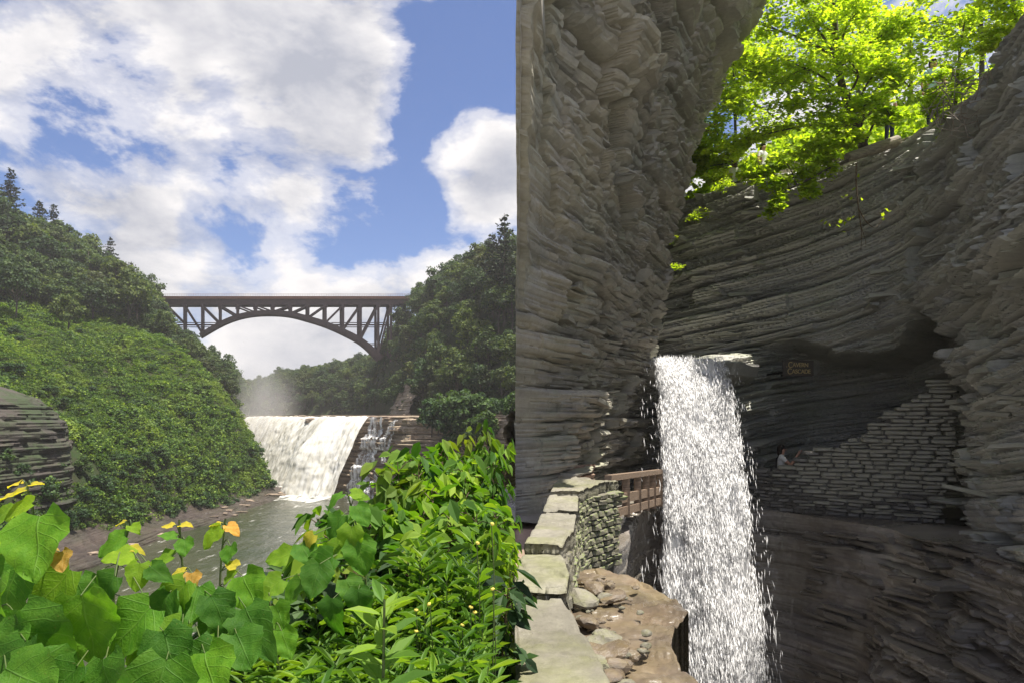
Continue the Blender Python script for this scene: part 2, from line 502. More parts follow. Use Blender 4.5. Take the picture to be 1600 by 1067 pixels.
M_log = plain_mat('bare_log', (0.16, 0.13, 0.10), (0.36, 0.31, 0.25), 0.8, 5, 0, 0.2, (1, 5, 5))
M_board = plain_mat('sign_board', (0.05, 0.042, 0.035), (0.09, 0.075, 0.06), 0.7, 6, 0, 0.1, (1, 4, 8))
M_gold = plain_mat('sign_letter_gold', (0.42, 0.31, 0.13), (0.55, 0.42, 0.2), 0.6, 8)


def flat(name, c, rough=0.7, spec=0.3):
    m, t = new_mat(name)
    nz = t.noise(t.n('ShaderNodeTexCoord').outputs['Object'], 25, 3)
    cc = t.mix(1.0, c, t.ramp(nz, [(0.3, 0.85), (0.7, 1.1)]), 'MULTIPLY')
    finish(t, t.n('ShaderNodeBsdfPrincipled', {'Base Color': cc, 'Roughness': rough, 'Specular IOR Level': spec}).outputs[0])
    return m


M_skin = flat('skin', (0.48, 0.27, 0.19), 0.5)
M_white = flat('white_cotton', (0.78, 0.77, 0.74), 0.9)
M_navy = flat('dark_denim', (0.03, 0.035, 0.06), 0.9)
M_hair = flat('dark_hair', (0.02, 0.013, 0.01), 0.5)
M_strap = flat('black_strap', (0.015, 0.015, 0.016), 0.6)
M_phone = flat('phone_case', (0.35, 0.40, 0.45), 0.3, 0.5)
M_red = flat('red_cotton', (0.55, 0.05, 0.06), 0.9)
M_blue = flat('blue_cotton', (0.12, 0.17, 0.45), 0.9)
M_pale = flat('pale_blue_cotton', (0.45, 0.65, 0.72), 0.9)


def fall_mat(name, base, streak, alpha_lo, alpha_hi, sc=(1, 1, 0.08), big=0.5, edge=False):
    m, t = new_mat(name)
    v = t.n('ShaderNodeTexCoord').outputs['Object']
    s = t.noise(t.mapping(v, sc), 1.0, 7, 0.62)
    b = t.noise(v, big, 5, 0.6)
    f = t.math('ADD', t.math('MULTIPLY', s, 0.6), t.math('MULTIPLY', b, 0.4))
    c = t.ramp(f, [(0.33, streak), (0.52, base), (0.7, (0.97, 0.97, 0.96))])
    bp = t.n('ShaderNodeBump', {'Strength': 0.6, 'Distance': 0.4, 'Height': f})
    d = t.n('ShaderNodeBsdfPrincipled', {'Base Color': c, 'Roughness': 0.55, 'Specular IOR Level': 0.3, 'Normal': bp.outputs[0]})
    tr = t.n('ShaderNodeBsdfTranslucent', {'Color': c})
    mx = t.n('ShaderNodeMixShader', {0: 0.2, 1: d.outputs[0], 2: tr.outputs[0]})
    tp = t.n('ShaderNodeBsdfTransparent')
    al = t.ramp(f, [(alpha_lo, 0.0), (alpha_hi, 1.0)])
    if edge:
        al = t.math('MULTIPLY', al, t.n('ShaderNodeAttribute', attribute_name='edge').outputs['Fac'])
    mm = t.n('ShaderNodeMixShader', {0: al, 1: tp.outputs[0], 2: mx.outputs[0]})
    finish(t, mm.outputs[0])
    return m


M_bigfall = fall_mat('big_fall_water', (0.80, 0.78, 0.71), (0.50, 0.47, 0.37), 0.02, 0.22, (0.9, 0.9, 0.06), 0.22)
M_foam = fall_mat('falls_foam_water', (0.85, 0.84, 0.79), (0.55, 0.52, 0.44), 0.38, 0.62, (0.35, 0.35, 0.3), 0.3)
M_thinfall = fall_mat('thin_fall_water', (0.85, 0.85, 0.84), (0.6, 0.58, 0.55), 0.40, 0.56, (1.6, 1.6, 0.16), 0.5)
M_cascade = fall_mat('cascade_water', (0.94, 0.94, 0.95), (0.80, 0.80, 0.83), 0.30, 0.50, (9.0, 9.0, 1.6), 2.2, True)
mm_, t_ = new_mat('water_drop')
dd = t_.n('ShaderNodeBsdfPrincipled', {'Base Color': (0.97, 0.97, 0.98), 'Roughness': 0.25, 'Specular IOR Level': 0.6})
tt = t_.n('ShaderNodeBsdfTranslucent', {'Color': (0.97, 0.97, 0.98)})
finish(t_, t_.n('ShaderNodeMixShader', {0: 0.2, 1: dd.outputs[0], 2: tt.outputs[0]}).outputs[0])
M_drop = mm_

mm_, t_ = new_mat('river_water')
v = t_.n('ShaderNodeTexCoord').outputs['Object']
wv = t_.noise(t_.mapping(v, (0.5, 0.25, 1)), 1.0, 6, 0.6)
big = t_.noise(v, 0.05, 4, 0.6)
foam = t_.math('MULTIPLY', t_.ramp(t_.noise(t_.mapping(v, (0.55, 0.16, 1)), 1.0, 6, 0.7), [(0.585, 0.0), (0.68, 1.0)]), t_.ramp(big, [(0.40, 0.0), (0.58, 0.8)]))
cw = t_.mix(t_.ramp(big, [(0.35, 0.0), (0.65, 1.0)]), (0.030, 0.038, 0.018), (0.060, 0.060, 0.040))
cw = t_.mix(foam, cw, (0.75, 0.74, 0.70))
bp = t_.n('ShaderNodeBump', {'Strength': 0.75, 'Distance': 0.45, 'Height': wv})
finish(t_, t_.n('ShaderNodeBsdfPrincipled', {'Base Color': cw, 'Roughness': 0.12, 'IOR': 1.33, 'Normal': bp.outputs[0]}).outputs[0])
M_water = mm_

# =================================================================== GORGE LANDSCAPE
RIVER_Z = -24.0
UP_Z = 0.0


def xb_(y):
    return np.interp(y, [40, 100, 150, 196, 206, 232, 262, 300, 380, 460, 600], [-80, -73, -72, -71, -76, -97, -108, -122, -154, -215, -300])


def xr_(y):
    return np.interp(y, [40, 110, 150, 175, 190, 205, 225, 250, 275, 300, 350, 385, 420, 480, 600], [60, 34, 14, 1, -9, -22, -36, -45, -54, -66, -92, -130, -185, -240, -330])


LIP = np.array([(-112, 268), (-104, 260), (-95, 253), (-86, 246), (-77, 236), (-68, 224), (-62, 214), (-55, 205), (-46, 198), (-36, 190), (-25, 180), (-14, 170), (-4, 156), (2, 136), (5, 110), (4, 80), (0, 55)], float)


def lip_y(x):
    i = np.argsort(LIP[:, 0])
    return np.interp(x, LIP[:14][np.argsort(LIP[:14, 0]), 0], LIP[:14][np.argsort(LIP[:14, 0]), 1])


PD = np.array([0, 2.5, 4.5, 9, 17, 29, 43, 67, 90, 130, 200, 320], float)
PY = np.array([40, 120, 196, 206, 222, 236, 262, 300, 380, 460, 600], float)
PZ = np.array([
    [-24.6, -23.3, -20, -9, 0, 9, 19, 27, 33, 45, 58, 66],
    [-24.6, -23.3, -20, -9, 0, 9, 19, 27, 33, 46, 60, 68],
    [-24.6, -23.2, -19, -9, 1, 10, 20.5, 27.5, 33, 52, 68, 74],
    [-24.6, -23.0, -17, -6, 4, 12, 22, 30, 38, 58, 72, 78],
    [-24.6, -20, -10, -1, 9, 18, 28, 42, 54, 68, 78, 82],
    [-10, -3, 3, 8, 16, 26, 38, 55, 66, 76, 82, 86],
    [-1.5, 2, 5, 10, 18, 29, 41, 57, 67, 77, 83, 87],
    [-1.5, 2, 5, 9, 16, 28, 40, 52, 60, 70, 76, 80],
    [-1.5, 1, 3, 6, 11, 18, 26, 36, 44, 52, 60, 64],
    [-1.5, 1, 2, 4, 8, 14, 20, 28, 34, 42, 48, 52],
    [-1.5, 1, 2, 4, 8, 14, 20, 28, 34, 42, 48, 52]])
RD = np.array([0, 3, 8, 15, 25, 40, 60, 90, 140, 300], float)
RY = np.array([40, 110, 175, 205, 250, 300, 350, 385, 420, 480, 600], float)
RZ = np.array([
    [0, 2, 6, 12, 20, 30, 40, 46, 50, 55],
    [0, 2, 7, 14, 24, 36, 48, 54, 58, 62],
    [0.4, 3, 10, 20, 32, 44, 54, 60, 64, 68],
    [0.4, 4, 13, 25, 38, 50, 58, 63, 66, 70],
    [0.4, 8, 20, 33, 46, 56, 62, 66, 69, 72],
    [-0.5, 10, 24, 38, 48, 56, 60, 64, 67, 70],
    [-1, 4, 10, 17, 25, 33, 40, 46, 50, 54],
    [-1, 4, 9, 15, 21, 27, 32, 38, 43, 48],
    [-1, 4, 8, 12, 16, 21, 26, 31, 36, 42],
    [-1, 3, 6, 10, 14, 18, 23, 28, 32, 38],
    [-1, 3, 6, 10, 14, 18, 23, 28, 32, 38]])


def table(d, y, D, Yk, Z):
    rows = np.stack([np.interp(d, D, z) for z in Z], 0)
    k = np.clip(np.searchsorted(Yk, y, 'right') - 1, 0, len(Yk) - 2)
    f = np.clip((y - Yk[k]) / (Yk[k + 1] - Yk[k]), 0, 1)
    f = f * f * (3 - 2 * f)
    idx = np.arange(d.size)
    rows = rows.reshape(len(Z), -1); k = k.ravel(); f = f.ravel()
    return (rows[k, idx] * (1 - f) + rows[k + 1, idx] * f).reshape(d.shape)


def terr(x, y):
    x = np.asarray(x, float); y = np.asarray(y, float)
    xb = xb_(y) + 3.0 * fbm(y * 0.03, y * 0 + 2, seed=4, oct=3); xr = xr_(y)
    ly = lip_y(x) + 2.5
    up = (y > ly) | (x > 1)
    z = np.where(up, UP_Z - 1.2, RIVER_Z - 1.5)
    # flat rock shelf right of the upper river
    z = np.where(up & (x > -52 - (y - 200) * 0.35), 0.35, z)
    dl = np.maximum(xb - x, 0); dr = np.maximum(x - xr, 0)
    rough = fbm(x * 0.035, y * 0.035, seed=11, oct=5)
    gul = fbm(x * 0.02 + y * 0.035, y * 0.012 - x * 0.01, seed=23, oct=4)
    zl = table(dl, y, PD, PY, PZ) + (rough * 2.2 + gul * 10.0) * np.clip((dl - 4) / 22, 0, 1)
    zr = table(dr, y, RD, RY, RZ) + rough * 3.5 * np.clip(dr / 15, 0, 1)
    z = np.where(dl > 0, np.where(up, np.maximum(zl, z), zl), z)
    z = np.where((dr > 0) & up, np.maximum(zr, z), z)
    z = z + 0.12 * fbm(x * 0.5, y * 0.5, seed=31, oct=2)
    return z


# far ground: one sheet from the near bank out to the hills
gx = np.concatenate([np.linspace(-900, -330, 20), np.linspace(-326, 40, 250), np.linspace(48, 500, 30)])
gy = np.concatenate([np.linspace(50, 130, 60), np.linspace(131, 330, 190), np.linspace(333, 600, 70), np.linspace(640, 1500, 12)])
GX, GY = np.meshgrid(gx, gy, indexing='ij')
GZ = terr(GX, np.minimum(GY, 600))
GZ = np.where(GY > 600, GZ + 6 * fbm(GX * 0.01, GY * 0.01, seed=3), GZ)
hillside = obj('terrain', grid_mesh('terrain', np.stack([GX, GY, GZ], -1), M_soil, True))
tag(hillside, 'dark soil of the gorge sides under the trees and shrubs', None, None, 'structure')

# river below the falls, with gentle real waves
wx = np.linspace(-110, 40, 140); wy = np.linspace(46, 275, 220)
WX, WY = np.meshgrid(wx, wy, indexing='ij')
WZ = RIVER_Z + 0.10 * fbm(WX * 0.5, WY * 0.22, seed=2, oct=3)
agit = np.exp(-np.maximum(lip_y(WX) - WY, 0) / 14.0)
WZ = WZ + agit * 0.5 * fbm(WX * 0.5, WY * 0.5, seed=6, oct=3)
river = obj('river', grid_mesh('river', np.stack([WX, WY, WZ], -1), M_water, True))
tag(river, 'murky olive and brown river below the big falls', None, None, 'structure')
ux = np.linspace(-320, -30, 100); uy = np.linspace(200, 520, 120)
UX, UY = np.meshgrid(ux, uy, indexing='ij')
keep = UY > lip_y(UX) + 1.0
UZ = UP_Z + 0.05 + 0.1 * fbm(UX * 0.4, UY * 0.2, seed=8, oct=3) - np.where(keep, 0, 2.5)
kf = keep[:-1, :-1] & keep[1:, :-1] & keep[:-1, 1:] & keep[1:, 1:]
upr = obj('upper_river', mesh_from('upper_river', np.stack([UX, UY, UZ], -1).reshape(-1, 3), [grid_faces(*UX.shape)[kf.ravel()]], M_water, True))
tag(upr, 'river above the lip of the big falls', None, None, 'structure')


# ------------------------------------------------------------------- ledge cliff of thin beds, right of the falls
def arc_resample(P2, n):
    d = np.concatenate([[0], np.cumsum(np.linalg.norm(np.diff(P2, axis=0), axis=1))])
    s = np.linspace(0, d[-1], n)
    return np.stack([np.interp(s, d, P2[:, k]) for k in range(P2.shape[1])], 1), s


lipc = smooth_path(LIP, 600)
c2, s2 = arc_resample(lipc, 620)
tn = np.gradient(c2, axis=0); tn /= np.linalg.norm(tn, axis=1)[:, None]
nrm = np.stack([tn[:, 1], -tn[:, 0]], 1)          # towards the lower river
nrm *= np.where((nrm @ np.array((-0.5, -1.0))) > 0, 1, -1)[:, None]
zz = np.linspace(-25.5, 0.45, 110)
S, Z = np.meshgrid(s2, zz, indexing='ij')
off = strata(S, Z, -26, 1, 0.5, 2.6, 7.0, 3.2, 41, 0.55, 0.35) + strata(S, Z, -26, 1, 0.22, 0.7, 2.5, 0.9, 42) + 1.8 * fbm(S * 0.05, Z * 0.06, seed=9)
slope = np.interp(Z, [-25.5, -20, -10, -2, 0.45], [7.5, 5.5, 3.0, 1.6, 0.4])
off = off * np.clip((0.45 - Z) / 1.5, 0.25, 1) + slope
PT = np.zeros(S.shape + (3,))
PT[..., 0] = c2[:, None, 0] + nrm[:, None, 0] * off
PT[..., 1] = c2[:, None, 1] + nrm[:, None, 1] * off
PT[..., 2] = Z
top = PT[:, -1:, :].copy(); back = top.copy()
back[..., 0] = c2[:, None, 0] - nrm[:, None, 0] * 6; back[..., 1] = c2[:, None, 1] - nrm[:, None, 1] * 6; back[..., 2] = 0.38
mid = top * 0.5 + back * 0.5; mid[..., 2] = 0.46
LEDGE = PT
ledge = obj('rock_ledge_cliff', grid_mesh('rock_ledge_cliff', np.concatenate([PT, mid, back], 1), M_ledge, False))
tag(ledge, 'brown layered shale cliff under and right of the big waterfall', 'cliff')
# loose slabs on the ledge
slabm = []
for k in range(6):
    m_ = box_mesh('shale_slab', 1, 1, 1, M_ledge, 0.06)
    vv = np.array([v_.co for v_ in m_.vertices]); vv += rng.normal(0, 0.05, vv.shape)
    m_.vertices.foreach_set('co', vv.astype(np.float32).ravel()); slabm.append(m_)
for k in range(46):
    i = int(rng.integers(250, 430)); j = int(rng.integers(5, 108))
    p = LEDGE[i, j]
    q = obj('shale_slab', slabm[k % 6], ledge, p + np.array((nrm[i, 0], nrm[i, 1], 0)) * 0.1, (0, 0, math.atan2(tn[i, 1], tn[i, 0]) + rng.normal(0, .15)), (rng.uniform(1.5, 5), rng.uniform(1.0, 2.2), rng.uniform(.2, .6)))

# ------------------------------------------------------------------- the big falls
def lip_range(a, b, n):
    i0 = np.argmin(np.abs(c2[:, 0] - a)); i1 = np.argmin(np.abs(c2[:330, 0] - b))
    idx = np.linspace(i0, i1, n)
    I = np.arange(len(c2))
    return np.stack([np.interp(idx, I, c2[:, 0]), np.interp(idx, I, c2[:, 1])], 1), np.stack([np.interp(idx, I, nrm[:, 0]), np.interp(idx, I, nrm[:, 1])], 1), np.interp(idx, I, s2)


fc, fn, fs = lip_range(-108, -43, 330)
prof_t = np.linspace(0, 1, 120)
# up-stream run, over the lip, then a long drop that leans outward
run = np.where(prof_t < 0.18, -14 + prof_t / 0.18 * 15.0, 1.0 + ((prof_t - 0.18) / 0.82) ** .85 * 14.0)
zed = np.where(prof_t < 0.18, 0.25 - 0.25 * (prof_t / 0.18) ** 3, 0.0 - 24.8 * ((prof_t - 0.18) / 0.82) ** 1.12)
FS, FT = np.meshgrid(fs, prof_t, indexing='ij')
drop = np.clip((FT - 0.15) / 0.85, 0, 1)
st = fbm(FS * 0.5, FT * 1.0, seed=51, oct=4) * 0.8 + fbm(FS * 0.13, FT * 1.5, seed=52, oct=3) * 1.2 + fbm(FS * 2.2, FT * 3.5, seed=53, oct=3) * 0.45 + fbm(FS * .9, FT * 9, seed=58, oct=3) * .35
rag = 0.5 * np.maximum(0, fbm(FS * 0.22, FT * 9, seed=57, oct=3))
bulge = 4.5 * np.exp(-((FS - fs[275]) / 5.5) ** 2)
o_ = run[None, :] + (st + rag) * np.clip(drop * 3, 0.08, 1) + bulge * np.clip(drop * 2, 0, 1)
edge = np.clip(np.minimum(FS - fs[0], fs[-1] - FS) / 3.0, 0, 1)
FP = np.stack([fc[:, None, 0] + fn[:, None, 0] * o_, fc[:, None, 1] + fn[:, None, 1] * o_, np.broadcast_to(zed[None, :], FS.shape) + np.clip(1 - FT * 2, 0, 1) * (.45 * fbm(FS * .12, FS * 0, seed=59, oct=4) - .15) + 0.15 * fbm(FS * 0.7, FT * 5, seed=55, oct=2)], -1)
falls = obj('big_waterfall', grid_mesh('big_waterfall', FP, M_bigfall, True))
tag(falls, 'broad creamy white waterfall pouring over the river ledge below the bridge', 'waterfall')
# foaming apron at the foot
fa = []
for k in np.linspace(0, 1, 26):
    o_ = 11.5 + k * 15.0 + 1.2 * fbm(fs * 0.15, fs * 0 + k * 3, seed=61, oct=3) + bulge[:, 0] * 0.8
    zf = RIVER_Z + 0.22 + (1 - k) ** 3 * 2.6 * (0.6 + 0.6 * fbm(fs * 0.4, fs * 0 + k * 5, seed=62, oct=3)) - 0.35 * k
    fa.append(np.stack([fc[:, 0] + fn[:, 0] * o_, fc[:, 1] + fn[:, 1] * o_, zf], -1))
foam = obj('falls_foam', grid_mesh('falls_foam', np.stack(fa, 1), M_foam, True))
tag(foam, 'churned white foam where the big waterfall meets the river', None, None, 'structure')

# thin side streams trickling down the ledge steps
def stream(i0, i1, j0, j1, wid, label):
    jj = np.linspace(j1, j0, 70)
    ii = np.linspace(i0, i1, 70) + 3 * fbm(jj * 0.15, jj * 0 + i0, seed=71, oct=3)
    rows = []
    for a, j in zip(ii, jj):
        js = int(np.clip(round(j), 0, LEDGE.shape[1] - 1))
        fr = (j1 - j) / max(1, (j1 - j0))
        ww = wid * (0.55 + 0.9 * fr)
        r_ = []
        for q in np.linspace(-1, 1, 12):
            ia = int(np.clip(round(a + q * ww), 0, LEDGE.shape[0] - 1))
            p = LEDGE[ia, js].copy()
            lo = LEDGE[ia, max(0, js - 6):js + 7]
            dd_ = ((lo[:, :2] - c2[ia]) @ nrm[ia]).max()
            p[:2] = c2[ia] + nrm[ia] * (dd_ + 0.25 + 0.25 * rng.random())
            r_.append(p)
        rows.append(r_)
    o = obj('side_stream', grid_mesh('side_stream', np.array(rows), M_thinfall, True))
    return tag(o, label, 'waterfall', 'thin streams running down the shale ledge')


ix = lambda u_, Y_: int(np.argmin(np.abs(c2[:400, 0] / c2[:400, 1] - (u_ - 800) / 1000)))
stream(ix(592, 0), ix(585, 0), 4, 106, 7, 'lacy white stream beside the right edge of the big waterfall')
stream(ix(604, 0), ix(600, 0), 4, 106, 3, 'narrow water veil second to the right of the big waterfall')
stream(ix(628, 0), ix(616, 0), 66, 103, 3.0, 'short white spout high on the brown ledge cliff')
stream(ix(616, 0), ix(608, 0), 3, 44, 5.0, 'low stepped cascade at the foot of the brown ledge cliff')
stream(ix(630, 0), ix(624, 0), 51, 93, 1.6, 'faint trickle right of the white spout on the ledge')

# driftwood trunk leaning in the falls
a_, b_ = at(508, 741, 214), at(527, 703, 218)
pth = np.linspace(a_, b_, 12) + np.stack([0.25 * np.sin(np.linspace(0, 3, 12)), np.zeros(12), np.zeros(12)], 1)
lg = obj('driftwood_trunk', tubes_mesh('driftwood_trunk', [(pth, np.linspace(0.42, 0.2, 12)), (pth[7:10] + np.array((0, -.3, 0)) + np.linspace((0, 0, 0), (1.2, 0, .9), 3), np.array((.16, .12, .06)))], M_bark, 8))
tag(lg, 'dark driftwood trunk leaning against the foot of the big waterfall', 'log')

# ------------------------------------------------------------------- shelf of rock along the left bank
ys = np.concatenate([np.linspace(80, 196, 330), np.linspace(196.4, 209, 40)])
xs_ = xb_(ys) + 3.0 * fbm(ys * 0.03, ys * 0 + 2, seed=4, oct=3)
sh = []
ww = np.linspace(0, 1, 46)
Yg, Wg = np.meshgrid(ys, ww, indexing='ij')
outw = np.interp(Wg, [0, .25, .5, .62, .8, 1.0], [-5.0, -2.0, 1.5, 2.6, 4.0, 5.2])
hz = np.interp(Wg, [0, .12, .25, .34, .5, .62, .74, .86, 1.0], [4.5, 3.4, 1.9, 1.3, 1.05, .85, .5, .2, -0.9])
hz = np.round(hz * 3.2 + 0.8 * fbm(Yg * 0.06, Wg * 3, seed=82, oct=3)) / 3.2 + 0.10 * fbm(Yg * 0.5, Wg * 9, seed=83, oct=3)
outw = outw + 1.6 * fbm(Yg * 0.05, Wg * 2, seed=81, oct=4) * np.clip(Wg * 2, 0, 1)
SP = np.stack([xs_[:, None] + outw, Yg, RIVER_Z + hz], -1)
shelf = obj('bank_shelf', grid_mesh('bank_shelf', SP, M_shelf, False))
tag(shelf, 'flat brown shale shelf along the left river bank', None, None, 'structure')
for k in range(40):
    yy = rng.uniform(186, 209) if k < 26 else rng.uniform(100, 190)
    i = int(np.argmin(np.abs(ys - yy)))
    p = SP[i, int(rng.integers(18, 44))]
    obj('shale_slab', slabm[k % 6], shelf, p + np.array((0, 0, 0.15)), (rng.normal(0, .06), rng.normal(0, .06), rng.uniform(0, 3)), (rng.uniform(1, 3), rng.uniform(.8, 1.8), rng.uniform(.2, .5)))

# dark bare rock face low on the left bank
yf = np.linspace(84, 130, 160); zf = np.linspace(-15, 6.0, 84)
YF, ZF = np.meshgrid(yf, zf, indexing='ij')
xf = xb_(yf) + 3.0 * fbm(yf * 0.03, yf * 0 + 2, seed=4, oct=3)
of = strata(YF, ZF, -16, 7, 0.5, 2.0, 6, 1.5, 91, .5, .3) + strata(YF, ZF, -16, 7, 0.25, 0.6, 2.5, .6, 92) + 1.6 * fbm(YF * 0.07, ZF * 0.08, seed=93)
bow = -9 * np.clip(1 - (130 - yf) / 18, 0, 1) ** 1.5
XF = xf[:, None] + np.interp(ZF, [-15, -12, -6, 0, 3.5, 6], [-6.0, -6.6, -8.0, -10.5, -15, -22]) + of + bow[:, None]
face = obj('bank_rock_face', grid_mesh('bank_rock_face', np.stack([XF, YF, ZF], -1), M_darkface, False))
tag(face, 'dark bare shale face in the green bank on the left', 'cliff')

# ------------------------------------------------------------------- vegetation prototypes (far)
def crown_points(r, n, lobes, rx, rz, zc, shell=0.55):
    th = r.uniform(0, 2 * np.pi, lobes); ph = np.arccos(r.uniform(-0.75, 1, lobes)); q = r.uniform(0.45, 1.0, lobes)
    L = np.stack([np.cos(th) * np.sin(ph) * rx * q, np.sin(th) * np.sin(ph) * rx * q, np.cos(ph) * rz * q + zc], 1)
    lr = rx * r.uniform(0.25, 0.48, lobes)
    k = r.integers(0, lobes, n)
    d = r.normal(size=(n, 3)); d /= np.linalg.norm(d, axis=1)[:, None]
    d[:, 2] = np.where(r.random(n) < 0.7, np.abs(d[:, 2]), d[:, 2])
    rad = lr[k] * (shell + (1 - shell) * r.random(n)) * np.where(r.random(n) < 0.12, 1.25, 1)
    C = L[k] + d * rad[:, None] * np.array((1, 1, 0.8))
    N = d + r.normal(0, 0.55, (n, 3)) + np.array((0, 0, 0.35))
    return C, N, L


def tree_proto(seed, n=2600, rx=4.2, rz=4.6, zc=8.0, leaf=0.62, mat=None, lobes=34, shape='quad', trunk_r=0.28):
    r = np.random.default_rng(seed)
    C, N, L = crown_points(r, n, lobes, rx, rz, zc)
    V, F = leaf_cloud(C, N, leaf * r.uniform(0.6, 1.3, n), shape, r)
    crown = mesh_from('crown', V, [F], mat or M_far_tree)
    tubes = [(smooth_path([(0, 0, -1.5), (r.normal(0, .15), r.normal(0, .15), zc * 0.45), (r.normal(0, .3), r.normal(0, .3), zc), (r.normal(0, .4), r.normal(0, .4), zc + rz * 0.7)], 10), np.linspace(trunk_r, trunk_r * .2, 10))]
    for k in range(7):
        e = L[r.integers(0, lobes)]
        b = np.array((0, 0, zc * r.uniform(0.35, 0.8)))
        tubes.append((smooth_path([b, (b + e) / 2 + np.array((0, 0, -.4)), e], 6), np.linspace(trunk_r * .45, trunk_r * .12, 6)))
    return tubes_mesh('trunk', tubes, M_bark, 6), crown


def conifer_proto(seed, h=15.0, rad=4.4, n=2600):
    r = np.random.default_rng(seed)
    tubes = [(np.linspace((0, 0, -1.5), (0, 0, h), 10), np.linspace(0.25, 0.03, 10))]
    Cs = []; Ns = []
    z = h * 0.22
    while z < h * 0.98:
        f = (1 - z / h)
        nb = int(r.integers(4, 7)); a0 = r.uniform(0, 6.3)
        for k in range(nb):
            a = a0 + k * 6.283 / nb + r.normal(0, .2); ln = rad * (f ** 0.8 + 0.08) * r.uniform(0.45, 1.25)
            e = np.array((math.cos(a) * ln, math.sin(a) * ln, r.uniform(-.1, .25) * ln))
            m = max(8, int(34 * ln / rad))
            t = r.uniform(0.15, 1, m)
            Cs.append(np.array((0, 0, z)) + e * t[:, None] + r.normal(0, 0.16, (m, 3)) + np.array((0, 0, -0.1)))
            Ns.append(r.normal(0, .5, (m, 3)) + np.array((0, 0, 1.0)))
            tubes.append((np.linspace((0, 0, z), np.array((0, 0, z)) + e * .9, 4), np.linspace(.06, .015, 4)))
        z += h * 0.05 * r.uniform(.7, 1.2)
    C = np.concatenate(Cs); N = np.concatenate(Ns)
    V, F = leaf_cloud(C, N, 0.55 * r.uniform(.6, 1.3, len(C)), 'quad', r)
    return tubes_mesh('trunk', tubes, M_bark, 5), mesh_from('crown', V, [F], M_conifer)


PROTO = [tree_proto(100 + k, n=2600, rx=float(rng.uniform(3.4, 4.8)), rz=float(rng.uniform(3.6, 5.4)), zc=float(rng.uniform(6.2, 8.5)), lobes=int(rng.integers(26, 44))) for k in range(7)]
CON = [conifer_proto(200 + k, h=float(rng.uniform(13, 17))) for k in range(3)]
LITE = tree_proto(140, n=2600, rx=3.4, rz=4.2, zc=6.5, mat=M_bank_bush, lobes=30)


SKU = [0, 40, 100, 150, 200, 240, 262, 300, 340, 385, 412, 430, 520, 592, 606, 620, 660, 700, 750, 800]
SKV = [300, 305, 335, 360, 402, 458, 500, 528, 555, 596, 600, 590, 570, 556, 500, 468, 425, 390, 372, 350]


def under_skyline(x, y, z, s, hgt=12.0):
    """largest scale that keeps a crown below the ridge line of the woods"""
    u = 800 + 1000 * x / y
    zs = (650 - np.interp(u, SKU, SKV)) / 1000 * y
    return min(s, (zs - z) / hgt)


def plant_tree(name, proto, loc, s, label, cat, group=None, sz=None):
    e = empty(name, loc, float(rng.uniform(0, 6.28)))
    e.scale = (s, s, s * (sz or 1))
    obj('trunk', proto[0], e); obj('crown', proto[1], e)
    tag(e, label, cat, group)
    return e


def scatter(n, xr0, yr0, mind, ok, tries=40000):
    pts = []
    grid = {}
    for _ in range(tries):
        if len(pts) >= n:
            break
        x = rng.uniform(*xr0); y = rng.uniform(*yr0)
        if not ok(x, y):
            continue
        g = (int(x // mind), int(y // mind))
        bad = False
        for a in (-1, 0, 1):
            for b in (-1, 0, 1):
                for (qx, qy) in grid.get((g[0] + a, g[1] + b), ()):
                    if (qx - x) ** 2 + (qy - y) ** 2 < mind * mind:
                        bad = True
        if bad:
            continue
        grid.setdefault(g, []).append((x, y)); pts.append((x, y))
    return np.array(pts)


def in_view(x, y, z, pad=60):
    u = 800 + 1000 * x / y; v = 650 - 1000 * z / y
    return -pad < u < 800 + pad * 0.5


# left forest: upper hill and gorge side behind the grassy spur
def ok_left(x, y):
    d = xb_(y) - x
    if d < 3:
        return False
    if y < 198 and d < 84 - 0.0 * y:
        return False
    if y < 198 and d > 84 and y < 150:
        return in_view(x, y, 40)
    if 198 <= y < 226 and d < np.interp(y, [198, 226], [80, 8]):
        return False
    return in_view(x, y, 40)


ptsL = scatter(270, (-330, -100), (150, 345), 6.6, ok_left, 60000)
zL = terr(ptsL[:, 0], ptsL[:, 1])
for (x, y), z in zip(ptsL, zL):
    d = xb_(y) - x
    s = under_skyline(x, y, z, float(rng.uniform(0.95, 1.5)) * (1.0 if d > 25 else 0.75))
    if s < .35: continue
    if y < 205:
        lab = 'leafy tree in the row along the top edge of the grassy slope'; gr = 'trees along the top of the grassy slope'
    elif d < 40:
        lab = 'leafy tree low on the left gorge side between grassy spur and bridge foot'; gr = 'trees below the bridge on the left gorge side'
    elif d < 75:
        lab = 'leafy tree halfway up the dark forest on the left hill'; gr = 'trees halfway up the left hill'
    else:
        lab = 'leafy tree near the skyline of the dark left hill forest'; gr = 'trees near the left skyline'
    plant_tree('forest_tree', PROTO[int(rng.integers(0, 7))], (x, y, z - .6), s, lab, 'tree', gr, float(rng.uniform(.9, 1.25)))
# conifers that stand out on the left skyline
for k, (u_, v_, Y_, s, lab) in enumerate([(16, 272, 236, 1.25, 'tall dark pine topping the left hill against the sky'),
                                          (84, 318, 240, .9, 'small pine on the left skyline right of the tallest pine'),
                                          (62, 316, 244, .7, 'short pine just left of the small skyline pine'),
                                          (172, 378, 262, 1.0, 'pine on the falling left skyline halfway to the bridge'),
                                          (205, 408, 275, .9, 'pine on the left skyline nearest the bridge deck')]):
    topp = at(u_, v_, Y_)
    gz = float(terr(np.array([topp[0]]), np.array([Y_]))[0])
    hgt = topp[2] - gz
    plant_tree('pine_tree', CON[k % 3], (topp[0], Y_, gz), max(.8, hgt / 15.0), lab, 'tree', 'pines on the left skyline')
